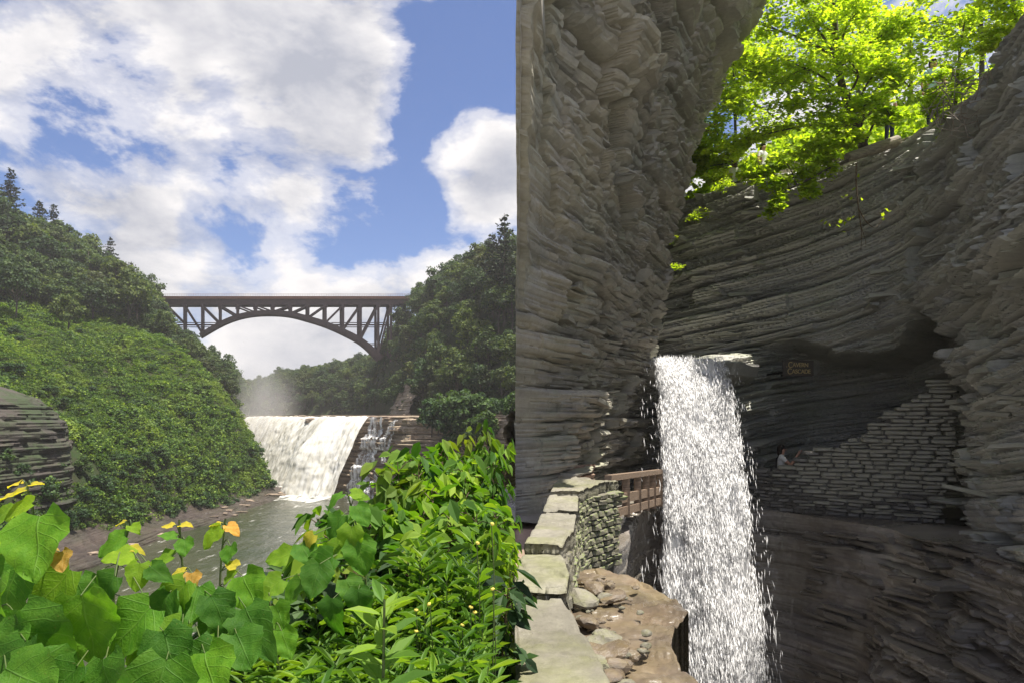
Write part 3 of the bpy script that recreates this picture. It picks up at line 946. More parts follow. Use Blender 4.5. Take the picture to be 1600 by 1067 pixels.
# birches with pale trunks at the top of the slope
for k, (u_, v_, Y_) in enumerate([(108, 492, 186), (25, 500, 176)]):
    p = at(u_, v_, Y_)
    gz = float(terr(np.array([p[0]]), np.array([Y_]))[0])
    plant_tree('slender_tree', PROTO[(k + 3) % 7], (p[0], Y_, gz), 1.0, ['slender pale-trunked tree standing on the grassy slope crest', 'open-crowned pale tree at the far left of the slope crest'][k], 'tree', None, 1.3)


# right hillside
def ok_right(x, y):
    d = x - xr_(y)
    if d < 0.5:
        return False
    return -30 < 800 + 1000 * x / y < 930


ptsR = scatter(250, (-110, 40), (150, 335), 5.3, ok_right)
zR = terr(ptsR[:, 0], ptsR[:, 1])
for (x, y), z in zip(ptsR, zR):
    s = float(rng.uniform(0.8, 1.3)); u_ = 800 + 1000 * x / y
    d = x - xr_(y)
    s = under_skyline(x, y, z, s)
    if s < .35: continue
    lite = (d < 10 and y > 215 and rng.random() < .55) or rng.random() < 0.1
    if lite:
        plant_tree('sapling', LITE, (x, y, z - .5), s * .8, 'light green sapling on the steep right hillside', 'tree', 'light green saplings on the right hillside')
    else:
        plant_tree('hillside_tree', PROTO[int(rng.integers(0, 7))], (x, y, z - .5), s, ('leafy tree low on the right hillside above the brown ledge' if z < 22 else 'leafy tree high on the steep wooded right hillside') if y < 290 else 'leafy tree at the right end of the bridge', 'tree',
                   ('trees low on the right hillside' if z < 22 else 'trees high on the right hillside') if y < 290 else 'trees at the right bridge end', float(rng.uniform(.9, 1.2)))
for k, (u_, v_, Y_) in enumerate([(788, 350, 205), (770, 362, 214)]):
    p = at(u_, v_, Y_)
    gz = float(terr(np.array([p[0]]), np.array([Y_]))[0])
    plant_tree('pine_tree', CON[k], (p[0], Y_, gz), max(.7, (p[2] - gz) / 15), ['dark pine at the highest point of the right hillside', 'lower pine just left of the highest right pine'][k], 'tree')

# far wooded hill under the arch
def ok_far(x, y):
    return x > xr_(y) + 1 and in_view(x, y, 20, -10) and 800 + 1000 * x / y < 640


ptsF = scatter(210, (-250, -50), (338, 470), 5.5, ok_far)
zF_ = terr(ptsF[:, 0], ptsF[:, 1])
for (x, y), z in zip(ptsF, zF_):
    plant_tree('far_hill_tree', PROTO[int(rng.integers(0, 7))], (x, y, z - .8), float(rng.uniform(.7, 1.0)), 'hazy tree on the far wooded hill seen under the arch', 'tree', 'trees of the far hill under the bridge')
ptsG = scatter(60, (-260, -140), (346, 450), 6.0, lambda x, y: xb_(y) - x > 2 and xb_(y) - x < 50)
zG = terr(ptsG[:, 0], ptsG[:, 1])
for (x, y), z in zip(ptsG, zG):
    plant_tree('far_hill_tree', PROTO[int(rng.integers(0, 7))], (x, y, z - .8), float(rng.uniform(.7, 1.0)), 'hazy tree on the left gorge side beyond the bridge', 'tree', 'trees beyond the bridge on the left')

# ------------------------------------------------------------------- low cover on the left slope (uncountable): instanced tufts
def tuft_proto(name, seed, n, mat, size=1.0, leaf=0.3, tall=0.6):
    r = np.random.default_rng(seed)
    C, N, L = crown_points(r, n, 9, 0.85 * size, tall * size, tall * .55 * size, .4)
    V, F = leaf_cloud(C, N, leaf * r.uniform(.5, 1.3, n), 'quad', r)
    return bpy.data.objects.new(name, mesh_from(name, V, [F], mat))


def gn_scatter(name, pts, scales, protos, label):
    me = bpy.data.meshes.new(name); me.vertices.add(len(pts)); me.vertices.foreach_set('co', np.asarray(pts, np.float32).ravel())
    at_ = me.attributes.new('sc', 'FLOAT', 'POINT'); at_.data.foreach_set('value', np.asarray(scales, np.float32))
    me.update()
    o = obj(name, me)
    ng = bpy.data.node_groups.new(name + '_nodes', 'GeometryNodeTree')
    ng.interface.new_socket('Geometry', in_out='INPUT', socket_type='NodeSocketGeometry')
    ng.interface.new_socket('Geometry', in_out='OUTPUT', socket_type='NodeSocketGeometry')
    N_ = ng.nodes; Lk = ng.links.new
    gi = N_.new('NodeGroupInput'); go = N_.new('NodeGroupOutput')
    gtoi = N_.new('GeometryNodeGeometryToInstance')
    for pr in protos:
        oi = N_.new('GeometryNodeObjectInfo'); oi.inputs['Object'].default_value = pr; oi.inputs['As Instance'].default_value = True
        Lk(oi.outputs['Geometry'], gtoi.inputs[0])
    gtoi2 = N_.new('GeometryNodeJoinGeometry')
    for pr_node in [n for n in N_ if n.bl_idname == 'GeometryNodeObjectInfo']:
        Lk(pr_node.outputs['Geometry'], gtoi2.inputs[0])
    N_.remove(gtoi)
    iop = N_.new('GeometryNodeInstanceOnPoints'); iop.inputs['Pick Instance'].default_value = True
    Lk(gi.outputs[0], iop.inputs['Points']); Lk(gtoi2.outputs[0], iop.inputs['Instance'])
    rv = N_.new('FunctionNodeRandomValue'); rv.data_type = 'FLOAT_VECTOR'
    rv.inputs[0].default_value = (-.25, -.25, 0); rv.inputs[1].default_value = (.25, .25, 6.28)
    Lk(rv.outputs[0], iop.inputs['Rotation'])
    na = N_.new('GeometryNodeInputNamedAttribute'); na.data_type = 'FLOAT'; na.inputs['Name'].default_value = 'sc'
    Lk(na.outputs['Attribute'], iop.inputs['Scale'])
    Lk(iop.outputs[0], go.inputs[0])
    md = o.modifiers.new('scatter', 'NODES'); md.node_group = ng
    tag(o, label, None, None, 'stuff')
    return o


TUFTS = [tuft_proto('tuft', 300 + k, 150, M_ground_cover, 1.0, 0.21, .55) for k in range(5)]
GTUFTS = [tuft_proto('grass_tuft', 320 + k, 130, M_grass_cover, 1.0, 0.17, .32) for k in range(4)]
n_ = 34000
X_ = rng.uniform(-230, -70, n_ * 3); Y_ = rng.uniform(84, 232, n_ * 3)
D_ = xb_(Y_) - X_
dens = fbm(X_ * 0.05, Y_ * 0.05, seed=77, oct=4)
ok = (D_ > 3.5) & (D_ < 100) & (X_ / Y_ > -0.84) & (rng.random(len(X_)) < 0.75 + 0.5 * dens)
ok &= ~((D_ > 7.0) & (D_ < 14) & (Y_ < 126))
X_, Y_ = X_[ok][:n_], Y_[ok][:n_]
Z_ = terr(X_, Y_)
sc_ = np.where(rng.random(len(X_)) < .12, rng.uniform(1.3, 2.3, len(X_)), rng.uniform(.5, 1.1, len(X_))) * (0.8 + 0.5 * np.clip(fbm(X_ * 0.08, Y_ * 0.08, seed=78, oct=3), -.5, 1))
gsel = fbm(X_ * 0.045 + Y_ * .03, Y_ * 0.03 - X_ * .02, seed=79, oct=4) + .35 * np.clip((xb_(Y_) - X_ - 40) / 40, -1, 1) + rng.normal(0, .12, len(X_)) > .06
gn_scatter('slope_ground_cover', np.stack([X_, Y_, Z_ - 0.1], 1)[~gsel], (sc_ * 1.5)[~gsel], TUFTS, 'dense low dark green creepers covering the left slope')
gn_scatter('slope_grass', np.stack([X_, Y_, Z_ - 0.1], 1)[gsel], (sc_ * 1.45)[gsel], GTUFTS, 'bright green grass running in bands over the left slope')
UND = [tuft_proto('undergrowth_tuft', 340 + k, 80, M_far_tree, 1.6, 0.55, .8) for k in range(3)]
X_ = rng.uniform(-330, 40, 60000); Y_ = rng.uniform(150, 470, 60000)
okf = ((xb_(Y_) - X_ > 3) & ((Y_ > 212) | (xb_(Y_) - X_ > 80))) | ((X_ - xr_(Y_) > 1.0) & (Y_ > 168))
okf &= (X_ / Y_ > -0.84) & (X_ / Y_ < 0.15)
X_, Y_ = X_[okf][:12000], Y_[okf][:12000]
gn_scatter('forest_undergrowth', np.stack([X_, Y_, terr(X_, Y_) - .2], 1), rng.uniform(.8, 1.7, len(X_)), UND, 'dark undergrowth between the forest trees on both gorge sides')

# bushes one can tell apart at the foot of the slope and on the right ledge
BUSH = [tree_proto(400 + k, n=1100, rx=2.0, rz=1.7, zc=1.3, leaf=0.36, mat=M_bank_bush, lobes=16, trunk_r=.08) for k in range(4)]
ptsB = scatter(60, (-90, -74), (92, 196), 3.2, lambda x, y: 3.0 < xb_(y) - x < 8.5)
for x, y in ptsB:
    z = float(terr(np.array([x]), np.array([y]))[0])
    plant_tree('bank_bush', BUSH[int(rng.integers(0, 4))], (x, y, z - .3), float(rng.uniform(.7, 1.25)), 'dark green bush at the foot of the left river bank', 'bush', 'bushes along the foot of the left bank')
ptsB2 = scatter(34, (-20, 6), (135, 196), 2.4, lambda x, y: -3.0 < y - lip_y(x) < 9 and x / y > -.11)
for x, y in ptsB2:
    z = float(terr(np.array([x]), np.array([y]))[0])
    plant_tree('ledge_bush', BUSH[int(rng.integers(0, 4))], (x, y, z - .2), float(rng.uniform(1.1, 1.9)), 'green bush on the rim of the brown ledge at right', 'bush', 'bushes on the rim of the shale ledge')
def ok_sl(x, y):
    d = xb_(y) - x
    return 9 < d < 78 and y < 200 and x / y > -.83
ptsS = scatter(90, (-190, -76), (95, 204), 3.5, ok_sl)
for x, y in ptsS:
    if fbm(np.array([x * .05]), np.array([y * .05]), seed=97, oct=3)[0] < -.05: continue
    z = float(terr(np.array([x]), np.array([y]))[0])
    plant_tree('slope_shrub', BUSH[int(rng.integers(0, 4))], (x, y, z - .3), float(rng.uniform(.55, 1.15)), 'darker rounded shrub among the creepers of the left slope', 'shrub', 'dark shrubs on the grassy slope', float(rng.uniform(.6, .9)))
for k in range(22):
    u_ = rng.uniform(690, 800); v_ = rng.uniform(652, 655 + (u_ - 690) * .5)
    i = int(np.argmin(np.abs(c2[:560, 0] / c2[:560, 1] - (u_ - 800) / 1000)))
    q = c2[i] + nrm[i] * 4.5
    plant_tree('ledge_bush', BUSH[k % 4], (q[0], q[1], (650 - v_) / 1000 * q[1] - 1.5), float(rng.uniform(1.5, 2.6)), 'green bush draping over the right end of the brown ledge', 'bush', 'bushes draping over the ledge end')
# pale broken rock showing low on the right hillside
rs = np.linspace(0, 1, 90); rz_ = np.linspace(0.2, 12, 60)
RS, RZg = np.meshgrid(rs, rz_, indexing='ij')
yy = 222 + 34 * RS
xx = xr_(yy) - 2.2 + RZg * 0.42 + 1.5 * fbm(RS * 9, RZg * 0.25, seed=88, oct=4) + strata(RS * 34, RZg, 0, 13, .5, 1.6, 3, 1.2, 89)
bl = obj('hillside_outcrop', grid_mesh('hillside_outcrop', np.stack([xx, yy, RZg + .2], -1), M_ledge, False))
tag(bl, 'pale broken rock outcrop low on the right hillside above the falls', 'rock')

# ------------------------------------------------------------------- arch bridge
BY = 300.0
bp_ = lambda u, v: np.array(((u - 800) / 1000 * BY, (650 - v) / 1000 * BY))
bridge = empty('arch_bridge', (bp_(430, 470)[0], BY, 30))
tag(bridge, 'long dark steel arch railway bridge spanning the gorge', 'bridge')
B0 = np.array((bp_(430, 470)[0], BY, 30.0))
CROSS = np.array((-2.6, 6.0, 0.0))
ARCH = smooth_path([bp_(*q) for q in [(313, 524), (344, 506), (371, 495), (399, 489.5), (429, 488.5), (456, 491), (484, 498), (511, 506.5), (539, 518.5), (569, 535), (596, 560)]], 60)
DECKZ = bp_(0, 476)[1]


def bbar(name, a2, b2, side, wx, wz, mat=None, up=(0, 0, 1)):
    a = np.array((a2[0], BY, a2[1])) + CROSS * side - B0; b = np.array((b2[0], BY, b2[1])) + CROSS * side - B0
    return obj(name, bar_mesh(name, a, b, wx, wz, mat or M_steel, up), bridge)


cols_px = [261, 288.7, 316.5, 344, 371.5, 399.5, 427, 454.5, 481.5, 508.5, 536, 563.5, 591, 611]
for side in (0, 1):
    V = []
    T_ = np.gradient(ARCH, axis=0); T_ /= np.linalg.norm(T_, axis=1)[:, None]
    Nn = np.stack([-T_[:, 1], T_[:, 0]], 1)
    hh = np.interp(np.arange(60), [0, 30, 59], [1.9, 2.0, 2.6])
    ring = []
    for i in range(60):
        for (a, b) in ((-.5, -.5), (-.5, .5), (.5, .5), (.5, -.5)):
            q = ARCH[i] + Nn[i] * hh[i] * a
            ring.append(np.array((q[0], BY + b * 0.9, q[1])) + CROSS * side - B0)
    i = np.arange(59)[:, None] * 4; j = np.arange(4)[None]
    F = np.stack([i + j, i + (j + 1) % 4, i + 4 + (j + 1) % 4, i + 4 + j], -1).reshape(-1, 4)
    obj('arch_rib', mesh_from('arch_rib', np.array(ring), [F], M_steel), bridge)
    az = lambda x: float(np.interp(x, ARCH[:, 0], ARCH[:, 1]))
    tops = [bp_(u, 0)[0] for u in cols_px]
    foot = []
    for k, x in enumerate(tops):
        inside = ARCH[0, 0] - .2 < x < ARCH[-1, 0] + .2
        zb = az(x) if inside else float(terr(np.array([x]), np.array([BY]))[0]) - 1
        if k == 13: zb = 20
        foot.append(zb)
        cl_ = bbar('column', (x, zb), (x, DECKZ), side, 1.0, 1.0)
        pl = obj('gusset_plate', box_mesh('gusset_plate', 1.7, 1.05, 1.3, M_steel), cl_, np.array((x, BY, DECKZ - .8)) + CROSS * side - B0)
        if inside:
            obj('gusset_plate', pl.data, cl_, np.array((x, BY, zb + .6)) + CROSS * side - B0)
    for k in range(len(tops) - 1):
        if k < 6:
            zb = foot[k + 1] if k >= 1 else bp_(0, 506)[1]
            bbar('diagonal', (tops[k], DECKZ - .4), (tops[k + 1], max(zb, 20) + .3), side, .75, .75)
        else:
            bbar('diagonal', (tops[k + 1], DECKZ - .4), (tops[k], foot[k] + .3), side, .75, .75)
    for (u0, u1, v_) in ((250, 345, 504.5), (265, 341, 508.5), (518, 608, 504.5), (524, 604, 508.5), (574, 598, 536.5)):
        bbar('strut', bp_(u0, v_), bp_(u1, v_), side, .35, .35)
    bbar('top_chord', bp_(236, 475), bp_(622, 475), side, .9, 1.1)
for k, x in enumerate([bp_(u, 0)[0] for u in cols_px]):
    a = np.array((x, BY, DECKZ - .5)) - B0
    obj('floor_beam', bar_mesh('floor_beam', a - CROSS * .1, a + CROSS * 1.1, .5, .8, M_steel), bridge)
    if 2 <= k <= 12:
        zb = float(np.interp(x, ARCH[:, 0], ARCH[:, 1])); a = np.array((x, BY, zb)) - B0
        obj('cross_brace', bar_mesh('cross_brace', a, a + CROSS, .5, .5, M_steel), bridge)
        if k >= 9 or k <= 3:
            t2 = np.array((x, BY, DECKZ - 1)) - B0
            obj('cross_brace', bar_mesh('cross_brace', a, t2 + CROSS, .35, .35, M_steel), bridge)
            obj('cross_brace', bar_mesh('cross_brace', a + CROSS, t2, .35, .35, M_steel), bridge)
x0, x1 = bp_(225, 0)[0], bp_(650, 0)[0]; zt = bp_(0, 463.5)[1]
def deck_box(name, z0, z1, y0, y1, mat):
    V = []
    for x in (x0, x1):
        for (t_, z) in ((y0, z0), (y1, z0), (y1, z1), (y0, z1)):
            V.append(np.array((x, BY, z)) + CROSS * t_ - B0)
    F = np.array([[0, 3, 2, 1], [4, 5, 6, 7]] + [[k, (k + 1) % 4, 4 + (k + 1) % 4, 4 + k] for k in range(4)])
    return obj(name, mesh_from(name, np.array(V), [F], mat), bridge)
deck_box('deck', zt - 1.3, zt - .05, -.18, 1.18, M_rust)
deck_box('deck_girder', zt - 3.4, zt - 1.35, -.05, 1.05, M_steel)
rl = []
for k in range(116):
    x = x0 + (x1 - x0) * k / 115
    rl.append((np.array([(x, BY, zt), (x, BY, zt + 1.1)]) + CROSS * -.16 - B0, np.array((.05, .05))))
for h in (.55, 1.1):
    rl.append((np.array([(x0, BY, zt + h), (x1, BY, zt + h)]) + CROSS * -.16 - B0, np.array((.05, .05))))
obj('railing', tubes_mesh('railing', rl, M_rust, 4), bridge)
bbar('catwalk', bp_(236, 477.5), bp_(622, 477.5), .5, 1.2, .18)

# =================================================================== CAVERN CASCADE SIDE
def smst(a, b, x):
    t = np.clip((x - a) / (b - a), 0, 1)
    return t * t * (3 - 2 * t)


def plan_normals(P2, inside):
    t = np.gradient(P2, axis=0); t /= np.linalg.norm(t, axis=1)[:, None] + 1e-9
    n = np.stack([t[:, 1], -t[:, 0]], 1)
    if ((np.array(inside) - P2) * n).sum() < 0:
        n = -n
    return n


# ------------------------------------------------------------------- near ground on the left of the parapet, pool floor on the right
nx = np.concatenate([np.linspace(-60, -6, 40), np.linspace(-5.6, 0.0, 30), np.linspace(0.25, 30, 50)])
ny = np.concatenate([np.linspace(-12, 12, 70), np.linspace(12.8, 55, 40)])
NX, NY = np.meshgrid(nx, ny, indexing='ij')
NZ = np.interp(NY, [-12, 1.0, 8, 14, 30, 52, 56], [-1.6, -1.62, -3.1, -6, -15, -24.5, -25.5]) - 0.06 * np.maximum(-NX - 2, 0) + 0.12 * fbm(NX * 0.8, NY * 0.8, seed=14, oct=4)
NZ = np.where((NX > 0.1) & (NY > 1.6), np.minimum(NZ, -10.2), NZ)
bank = obj('near_bank', grid_mesh('near_bank', np.stack([NX, NY, NZ], -1), M_soil, True))
tag(bank, 'soil of the near bank under the foreground plants', None, None, 'structure')

PX, PY_ = np.meshgrid(np.linspace(-7, 9, 60), np.linspace(-14, 1.15, 60), indexing='ij')
bounce_paving = obj('bounce_paving', grid_mesh('bounce_paving', np.stack([PX, PY_, -1.5 + .015 * fbm(PX * 2, PY_ * 2, seed=15, oct=3)], -1), M_bounce_paving, True))  # out of view; added as a pale sunlit floor bouncing light into the cavern
tag(bounce_paving, 'unseen pale stone paving behind the viewpoint, added to bounce sunlight into the cavern', None, None, 'structure')
# ------------------------------------------------------------------- left rock buttress
loop = np.array([(2.0, 34), (1.25, 22), (0.62, 15), (0.05, 11.0), (0.55, 11.5), (1.25, 12.7), (2.0, 14.2), (2.75, 15.8), (3.45, 17.2), (3.75, 18.3), (3.7, 20.5), (3.3, 25), (3.0, 34)], float)
seg_n = [12, 16, 30, 40, 62, 74, 78, 70, 26, 20, 12, 8]
pl_ = []
for i in range(len(loop) - 1):
    p0, p1, p2, p3 = loop[max(i - 1, 0)], loop[i], loop[i + 1], loop[min(i + 2, len(loop) - 1)]
    if i == 3: p0 = p1 - (p2 - p1)          # keep the near corner crisp
    if i == 2: p3 = p2 + (p2 - p1)
    f = np.linspace(0, 1, seg_n[i], endpoint=False)[:, None]
    pl_.append(0.5 * ((2 * p1) + (-p0 + p2) * f + (2 * p0 - 5 * p1 + 4 * p2 - p3) * f ** 2 + (-p0 + 3 * p1 - 3 * p2 + p3) * f ** 3))
LP = np.concatenate(pl_ + [loop[-1:]])
LS = np.concatenate([[0], np.cumsum(np.linalg.norm(np.diff(LP, axis=0), axis=1))])
icorner = sum(seg_n[:3]); iend = sum(seg_n[:8])
s_c, s_e = LS[icorner], LS[iend]
LN = plan_normals(LP, (2.0, 20.0)) * -1
# the upper wall leans out toward the viewer: its near corner stands farther forward
loopU = np.array([(2.0, 34), (1.1, 20), (0.50, 11), (0.05, 6.2), (0.45, 7.4), (1.05, 9.4), (1.75, 11.7), (2.6, 14.4), (3.45, 17.2), (3.75, 18.3), (3.7, 20.5), (3.3, 25), (3.0, 34)], float)
pu_ = []
for i in range(len(loopU) - 1):
    p0, p1, p2, p3 = loopU[max(i - 1, 0)], loopU[i], loopU[i + 1], loopU[min(i + 2, len(loopU) - 1)]
    if i == 3: p0 = p1 - (p2 - p1)
    if i == 2: p3 = p2 + (p2 - p1)
    f = np.linspace(0, 1, seg_n[i], endpoint=False)[:, None]
    pu_.append(0.5 * ((2 * p1) + (-p0 + p2) * f + (2 * p0 - 5 * p1 + 4 * p2 - p3) * f ** 2 + (-p0 + 3 * p1 - 3 * p2 + p3) * f ** 3))
LPU = np.concatenate(pu_ + [loopU[-1:]])
LN[icorner - 1] = LN[icorner] = LN[icorner + 1] = np.array((-0.25, -0.97))
zr_ = np.concatenate([np.linspace(-3.2, 8.5, 500), np.linspace(8.53, 12.5, 120), np.linspace(12.8, 20, 30)])
S, Z = np.meshgrid(LS - s_c, zr_, indexing='ij')
wfront = smst(0.0, 1.0, S / (s_e - s_c)) * (S > 0) 
wf = np.clip(S / (s_e - s_c), 0, 1)
up = smst(1.5, 4.5, Z - 1.5 * wf + 0.8 * fbm(S * 0.5, Z * 0.5, seed=121))
d_str = strata(S, Z, -4, 15, 0.22, 0.75, 1.6, 0.46, 101, .25, .4) + strata(S, Z, -4, 15, 0.05, 0.14, 0.55, 0.17, 102, .15, .55) + 0.025 * fbm(S * 5, Z * 14, seed=103, oct=3)
fa1, e1 = facets(S * 0.6 + 0.35 * Z * 0.6 + 0.5 * fbm(S * .6, Z * .6, seed=111), Z * 0.36 + 0.4 * fbm(S * .7, Z * .7, seed=112), 113, 1.5)
fa2, e2 = facets(S * 2.2 + 0.5 * Z + 0.6 * fbm(S * 1.3, Z * 1.3, seed=114), Z * 1.2 + 0.5 * fbm(S * 1.5, Z * 1.5, seed=115), 116, 1.6)
d_fac = fa1 * 0.42 + fa2 * 0.14 - 0.10 * np.exp(-(e1 / .05) ** 2) - 0.05 * np.exp(-(e2 / .06) ** 2) + strata(S, Z, -4, 15, 0.22, 0.8, 1.5, 0.46, 117, .25, .4) + strata(S, Z, -4, 15, .05, .16, .5, 0.17, 119, .15, .55) + 0.02 * fbm(S * 6, Z * 6, seed=118, oct=3)
disp = d_str * (1 - up) + d_fac * up + 0.35 * fbm(S * 0.4, Z * 0.35, seed=104, oct=3)
LBZ = None
lean = np.interp(Z, [-3.2, -1.9, -1.35, -1.0, -0.4, 1, 3, 6, 10, 14.5], [-0.5, -0.75, -0.65, -0.12, 0, 0.05, 0.25, 0.75, 1.5, 2.4])
cut = smst(0.0, 0.7, S) * smst(s_e - s_c + 1.5, s_e - s_c - .5, S)
off = disp + lean * np.clip(S / 2.5, 0, 1) * np.where(S > s_e - s_c, 0.6, 1)
off = np.where(S < 0.25, np.clip(disp * .3 - .06, -0.2, -0.01), off)
bl_ = smst(0.25, 2.2, S)
off = np.where((S >= 0.25) & (S < 2.2), np.clip(disp * .3 - .06, -0.2, -0.01) * (1 - bl_) + off * bl_, off)
shx = np.interp(Z, [-3, 1.0, 1.8, 3.6, 5.5, 6.6, 8.1, 9.0, 10.0, 10.9, 14], [0, 0, .05, .22, .28, .5, .72, 1.25, 1.55, 1.25, .9]) * smst(0.45, 1.0, wf)
hcut = np.interp(LPU[:, 1], [6, 11, 14, 17, 40], [5.6, 9.2, 11.4, 13.2, 13.2])[:, None]
Z = np.minimum(Z, hcut)
TU = smst(-1.1, 5.5, Z)
LPX = LP[:, None, 0] * (1 - TU) + LPU[:, None, 0] * TU; LPY = LP[:, None, 1] * (1 - TU) + LPU[:, None, 1] * TU
LBX = LPX + LN[:, None, 0] * off + shx
LBX = np.maximum(LBX, 0.05 + .04 * fbm(Z * 1.2, LPY * .6, seed=123, oct=4))
LB = np.stack([LBX, LPY + LN[:, None, 1] * off, Z], -1)
cap_ = LB[:, -1:, :].copy(); cap_[..., 0] = cap_[..., 0] * 0.25 + 1.6 * 0.75; cap_[..., 1] = cap_[..., 1] * .3 + 21 * .7; cap_[..., 2] = np.minimum(cap_[..., 2] + .5, 13.6)
low_ = LB[:, :1, :].copy(); low_[..., 2] = -12
butt = obj('rock_buttress', grid_mesh('rock_buttress', np.concatenate([low_, LB, cap_], 1), M_cliff_l, False))
tag(butt, 'tall overhanging grey shale cliff left of the narrow cascade', 'cliff')

# loose and jutting slabs on the buttress
slab_l = []
for k in range(8):
    m_ = box_mesh('rock_slab', 1, 1, 1, M_cliff_l, 0.09, 1)
    vv = np.array([v_.co for v_ in m_.vertices]); vv = vv + rng.normal(0, 0.055, vv.shape); vv[:, 0] += 0.25 * vv[:, 1] * rng.normal()
    m_.vertices.foreach_set('co', vv.astype(np.float32).ravel()); slab_l.append(m_)
for k in range(170):
    i = int(rng.integers(icorner + 90, iend)); zz_ = rng.uniform(-0.8, 2.4)
    j = int(np.argmin(np.abs(zr_ - zz_)))
    t = LP[min(i + 1, len(LP) - 1)] - LP[i - 1]
    sc = rng.uniform(0.4, .85)
    obj('rock_slab', slab_l[k % 8], butt, LB[i, j] - np.array((LN[i, 0], LN[i, 1], 0)) * 0.04, (rng.normal(0, .1), rng.normal(0, .1), math.atan2(t[1], t[0]) + rng.normal(0, .18)),
        (sc * rng.uniform(.35, .95), sc * rng.uniform(.22, .4), sc * rng.uniform(.05, .15)))

# reddish undercut behind the parapet
yy = np.linspace(0, 1, 120); zz = np.linspace(-2.6, -1.0, 60)
S2, Z2 = np.meshgrid(yy * 3.0, zz, indexing='ij')
bx = 0.12 + yy * 1.6; by = 11.45 + yy * 2.0
o2 = strata(S2, Z2, -3, 0, .08, .3, .7, .22, 131) + .08 * fbm(S2 * 3, Z2 * 3, seed=132)
rb = obj('undercut_rock', grid_mesh('undercut_rock', np.stack([bx[:, None] + o2 * .6, by[:, None] - o2, Z2], -1), M_redrock, False))
tag(rb, 'red-brown shale band under the overhang behind the parapet', 'rock')

# ------------------------------------------------------------------- right cavern wall: lower line L, upper line U
Lp = [(2.6, 17.9), (4.4, 17.9), (6.0, 18.3), (7.6, 19.2), (9.8, 20.3), (11.8, 18.8), (11.5, 15.9), (9.95, 13.75), (9.35, 12.3), (8.9, 10.7), (8.2, 8.3)]
Up = [(2.9, 25.0), (4.3, 22.4), (5.6, 20.9), (7.2, 19.5), (8.7, 18.2), (9.75, 16.7), (10.0, 15.0), (9.55, 13.3), (9.2, 12.1), (8.75, 10.6), (8.1, 8.3)]
nS = 600
Lc = smooth_path(Lp, 2400); Uc = smooth_path(Up, 2400)
dm = np.concatenate([[0], np.cumsum(np.linalg.norm(np.diff((Lc + Uc) / 2, axis=0), axis=1))])
ss = np.linspace(0, dm[-1], nS)
Lc = np.stack([np.interp(ss, dm, Lc[:, k]) for k in (0, 1)], 1); Uc = np.stack([np.interp(ss, dm, Uc[:, k]) for k in (0, 1)], 1)
LNn = plan_normals(Lc, (5, 13)); UNn = plan_normals(Uc, (5, 13))
zt_s = np.interp(Lc[:, 0] + np.where(ss > dm[-1] * .5, 30, 0), [2, 6.2, 7.2, 8.5, 9.3, 10.5, 11.8, 37, 39.95, 41, 41.8], [1.35, 1.38, 1.75, 1.85, 1.3, 1.25, 1.5, 0, 0.9, 2.1, 2.0])
# order along s: in the second half the cave mouth closes toward the near wall
half = np.linspace(0, 1, nS)
zt_s = np.interp(half, [0, .16, .22, .33, .40, .47, .53, .58, .64, .70, 1], [1.35, 1.38, 1.7, 1.9, 1.35, 1.25, 1.6, 2.2, 1.6, 0.5, 0.0])
zt_s = zt_s + 0.12 * fbm(ss * 1.2, ss * 0, seed=141, oct=3)
zw = np.concatenate([np.linspace(-3.4, 7.15, 440)])
S, Z = np.meshgrid(ss, zw, indexing='ij')
T = smst(0, 1, (Z - zt_s[:, None]) / 0.45)
base = Lc[:, None, :] * (1 - T[..., None]) + Uc[:, None, :] * T[..., None]
nn = LNn[:, None, :] * (1 - T[..., None]) + UNn[:, None, :] * T[..., None]
amp = np.interp(half, [0, .2, .35, .5, .66, 1], [1.0, 1.15, .6, .7, .95, 1.0])[:, None] * np.where(Z > 1.0, 1.0, 0.75)
Zd = Z - 0.16 * S + 1.0
d_ = strata(S, Zd, -8, 10, 0.18, 0.7, 2.2, 0.75, 151, .3, .45) + strata(S, Zd, -8, 10, .045, .13, .7, .24, 152, .2, .6) + 0.02 * fbm(S * 5, Z * 16, seed=153, oct=3) + 0.4 * fbm(S * .35, Z * .4, seed=154, oct=3)
# scalloped hollows high on the near right wall, like the photo's smooth sweeping shelves
sw = np.sin(Z * 2.4 + 1.3 * fbm(S * .25, Z * .3, seed=155) * 3) * 0.10 * smst(.35, .6, half)[:, None]
batter = np.interp(Z, [-3.4, 0, 3, 7.15], [0.0, 0.05, 0.25, -0.25])
off = d_ * amp + sw + batter
RB = np.concatenate([base + nn * off[..., None], Z[..., None]], -1)
# the shelf and the slope above the rim
dd_ = np.concatenate([np.linspace(.08, 1.2, 16), np.linspace(1.35, 10, 70)])
S3, D3 = np.meshgrid(ss, dd_, indexing='ij')
rimdrop = np.interp(half, [0, .12, .26], [-1.3, -.7, 0])[:, None]
hz = 7.15 + rimdrop * smst(0, .5, D3) + np.interp(D3, [0, 1.1, 1.6, 10], [0.0, .12, .75, 5.0])
lift = 0.35 * fbm(S3 * .5, D3 * .5, seed=161, oct=4) + 0.12 * fbm(S3 * 3, D3 * 3, seed=162, oct=3)
hz = hz + lift * np.clip(D3, 0, 1)
hz = np.where(D3 > 1.3, hz * .35 + .65 * np.round(hz / .28) * .28, hz)
SLP = np.stack([Uc[:, None, 0] - UNn[:, None, 0] * (D3 - off[:, -1:]), Uc[:, None, 1] - UNn[:, None, 1] * (D3 - off[:, -1:]), hz], -1)
cav_me = grid_mesh('cavern_cliff', np.concatenate([RB, SLP], 1), M_cliff_r, False)
cav_me.materials.append(M_slope)
nr_ = RB.shape[1] + SLP.shape[1] - 1
mi = np.zeros((nS - 1, nr_), np.int32); mi[:, RB.shape[1] + 16:] = 1
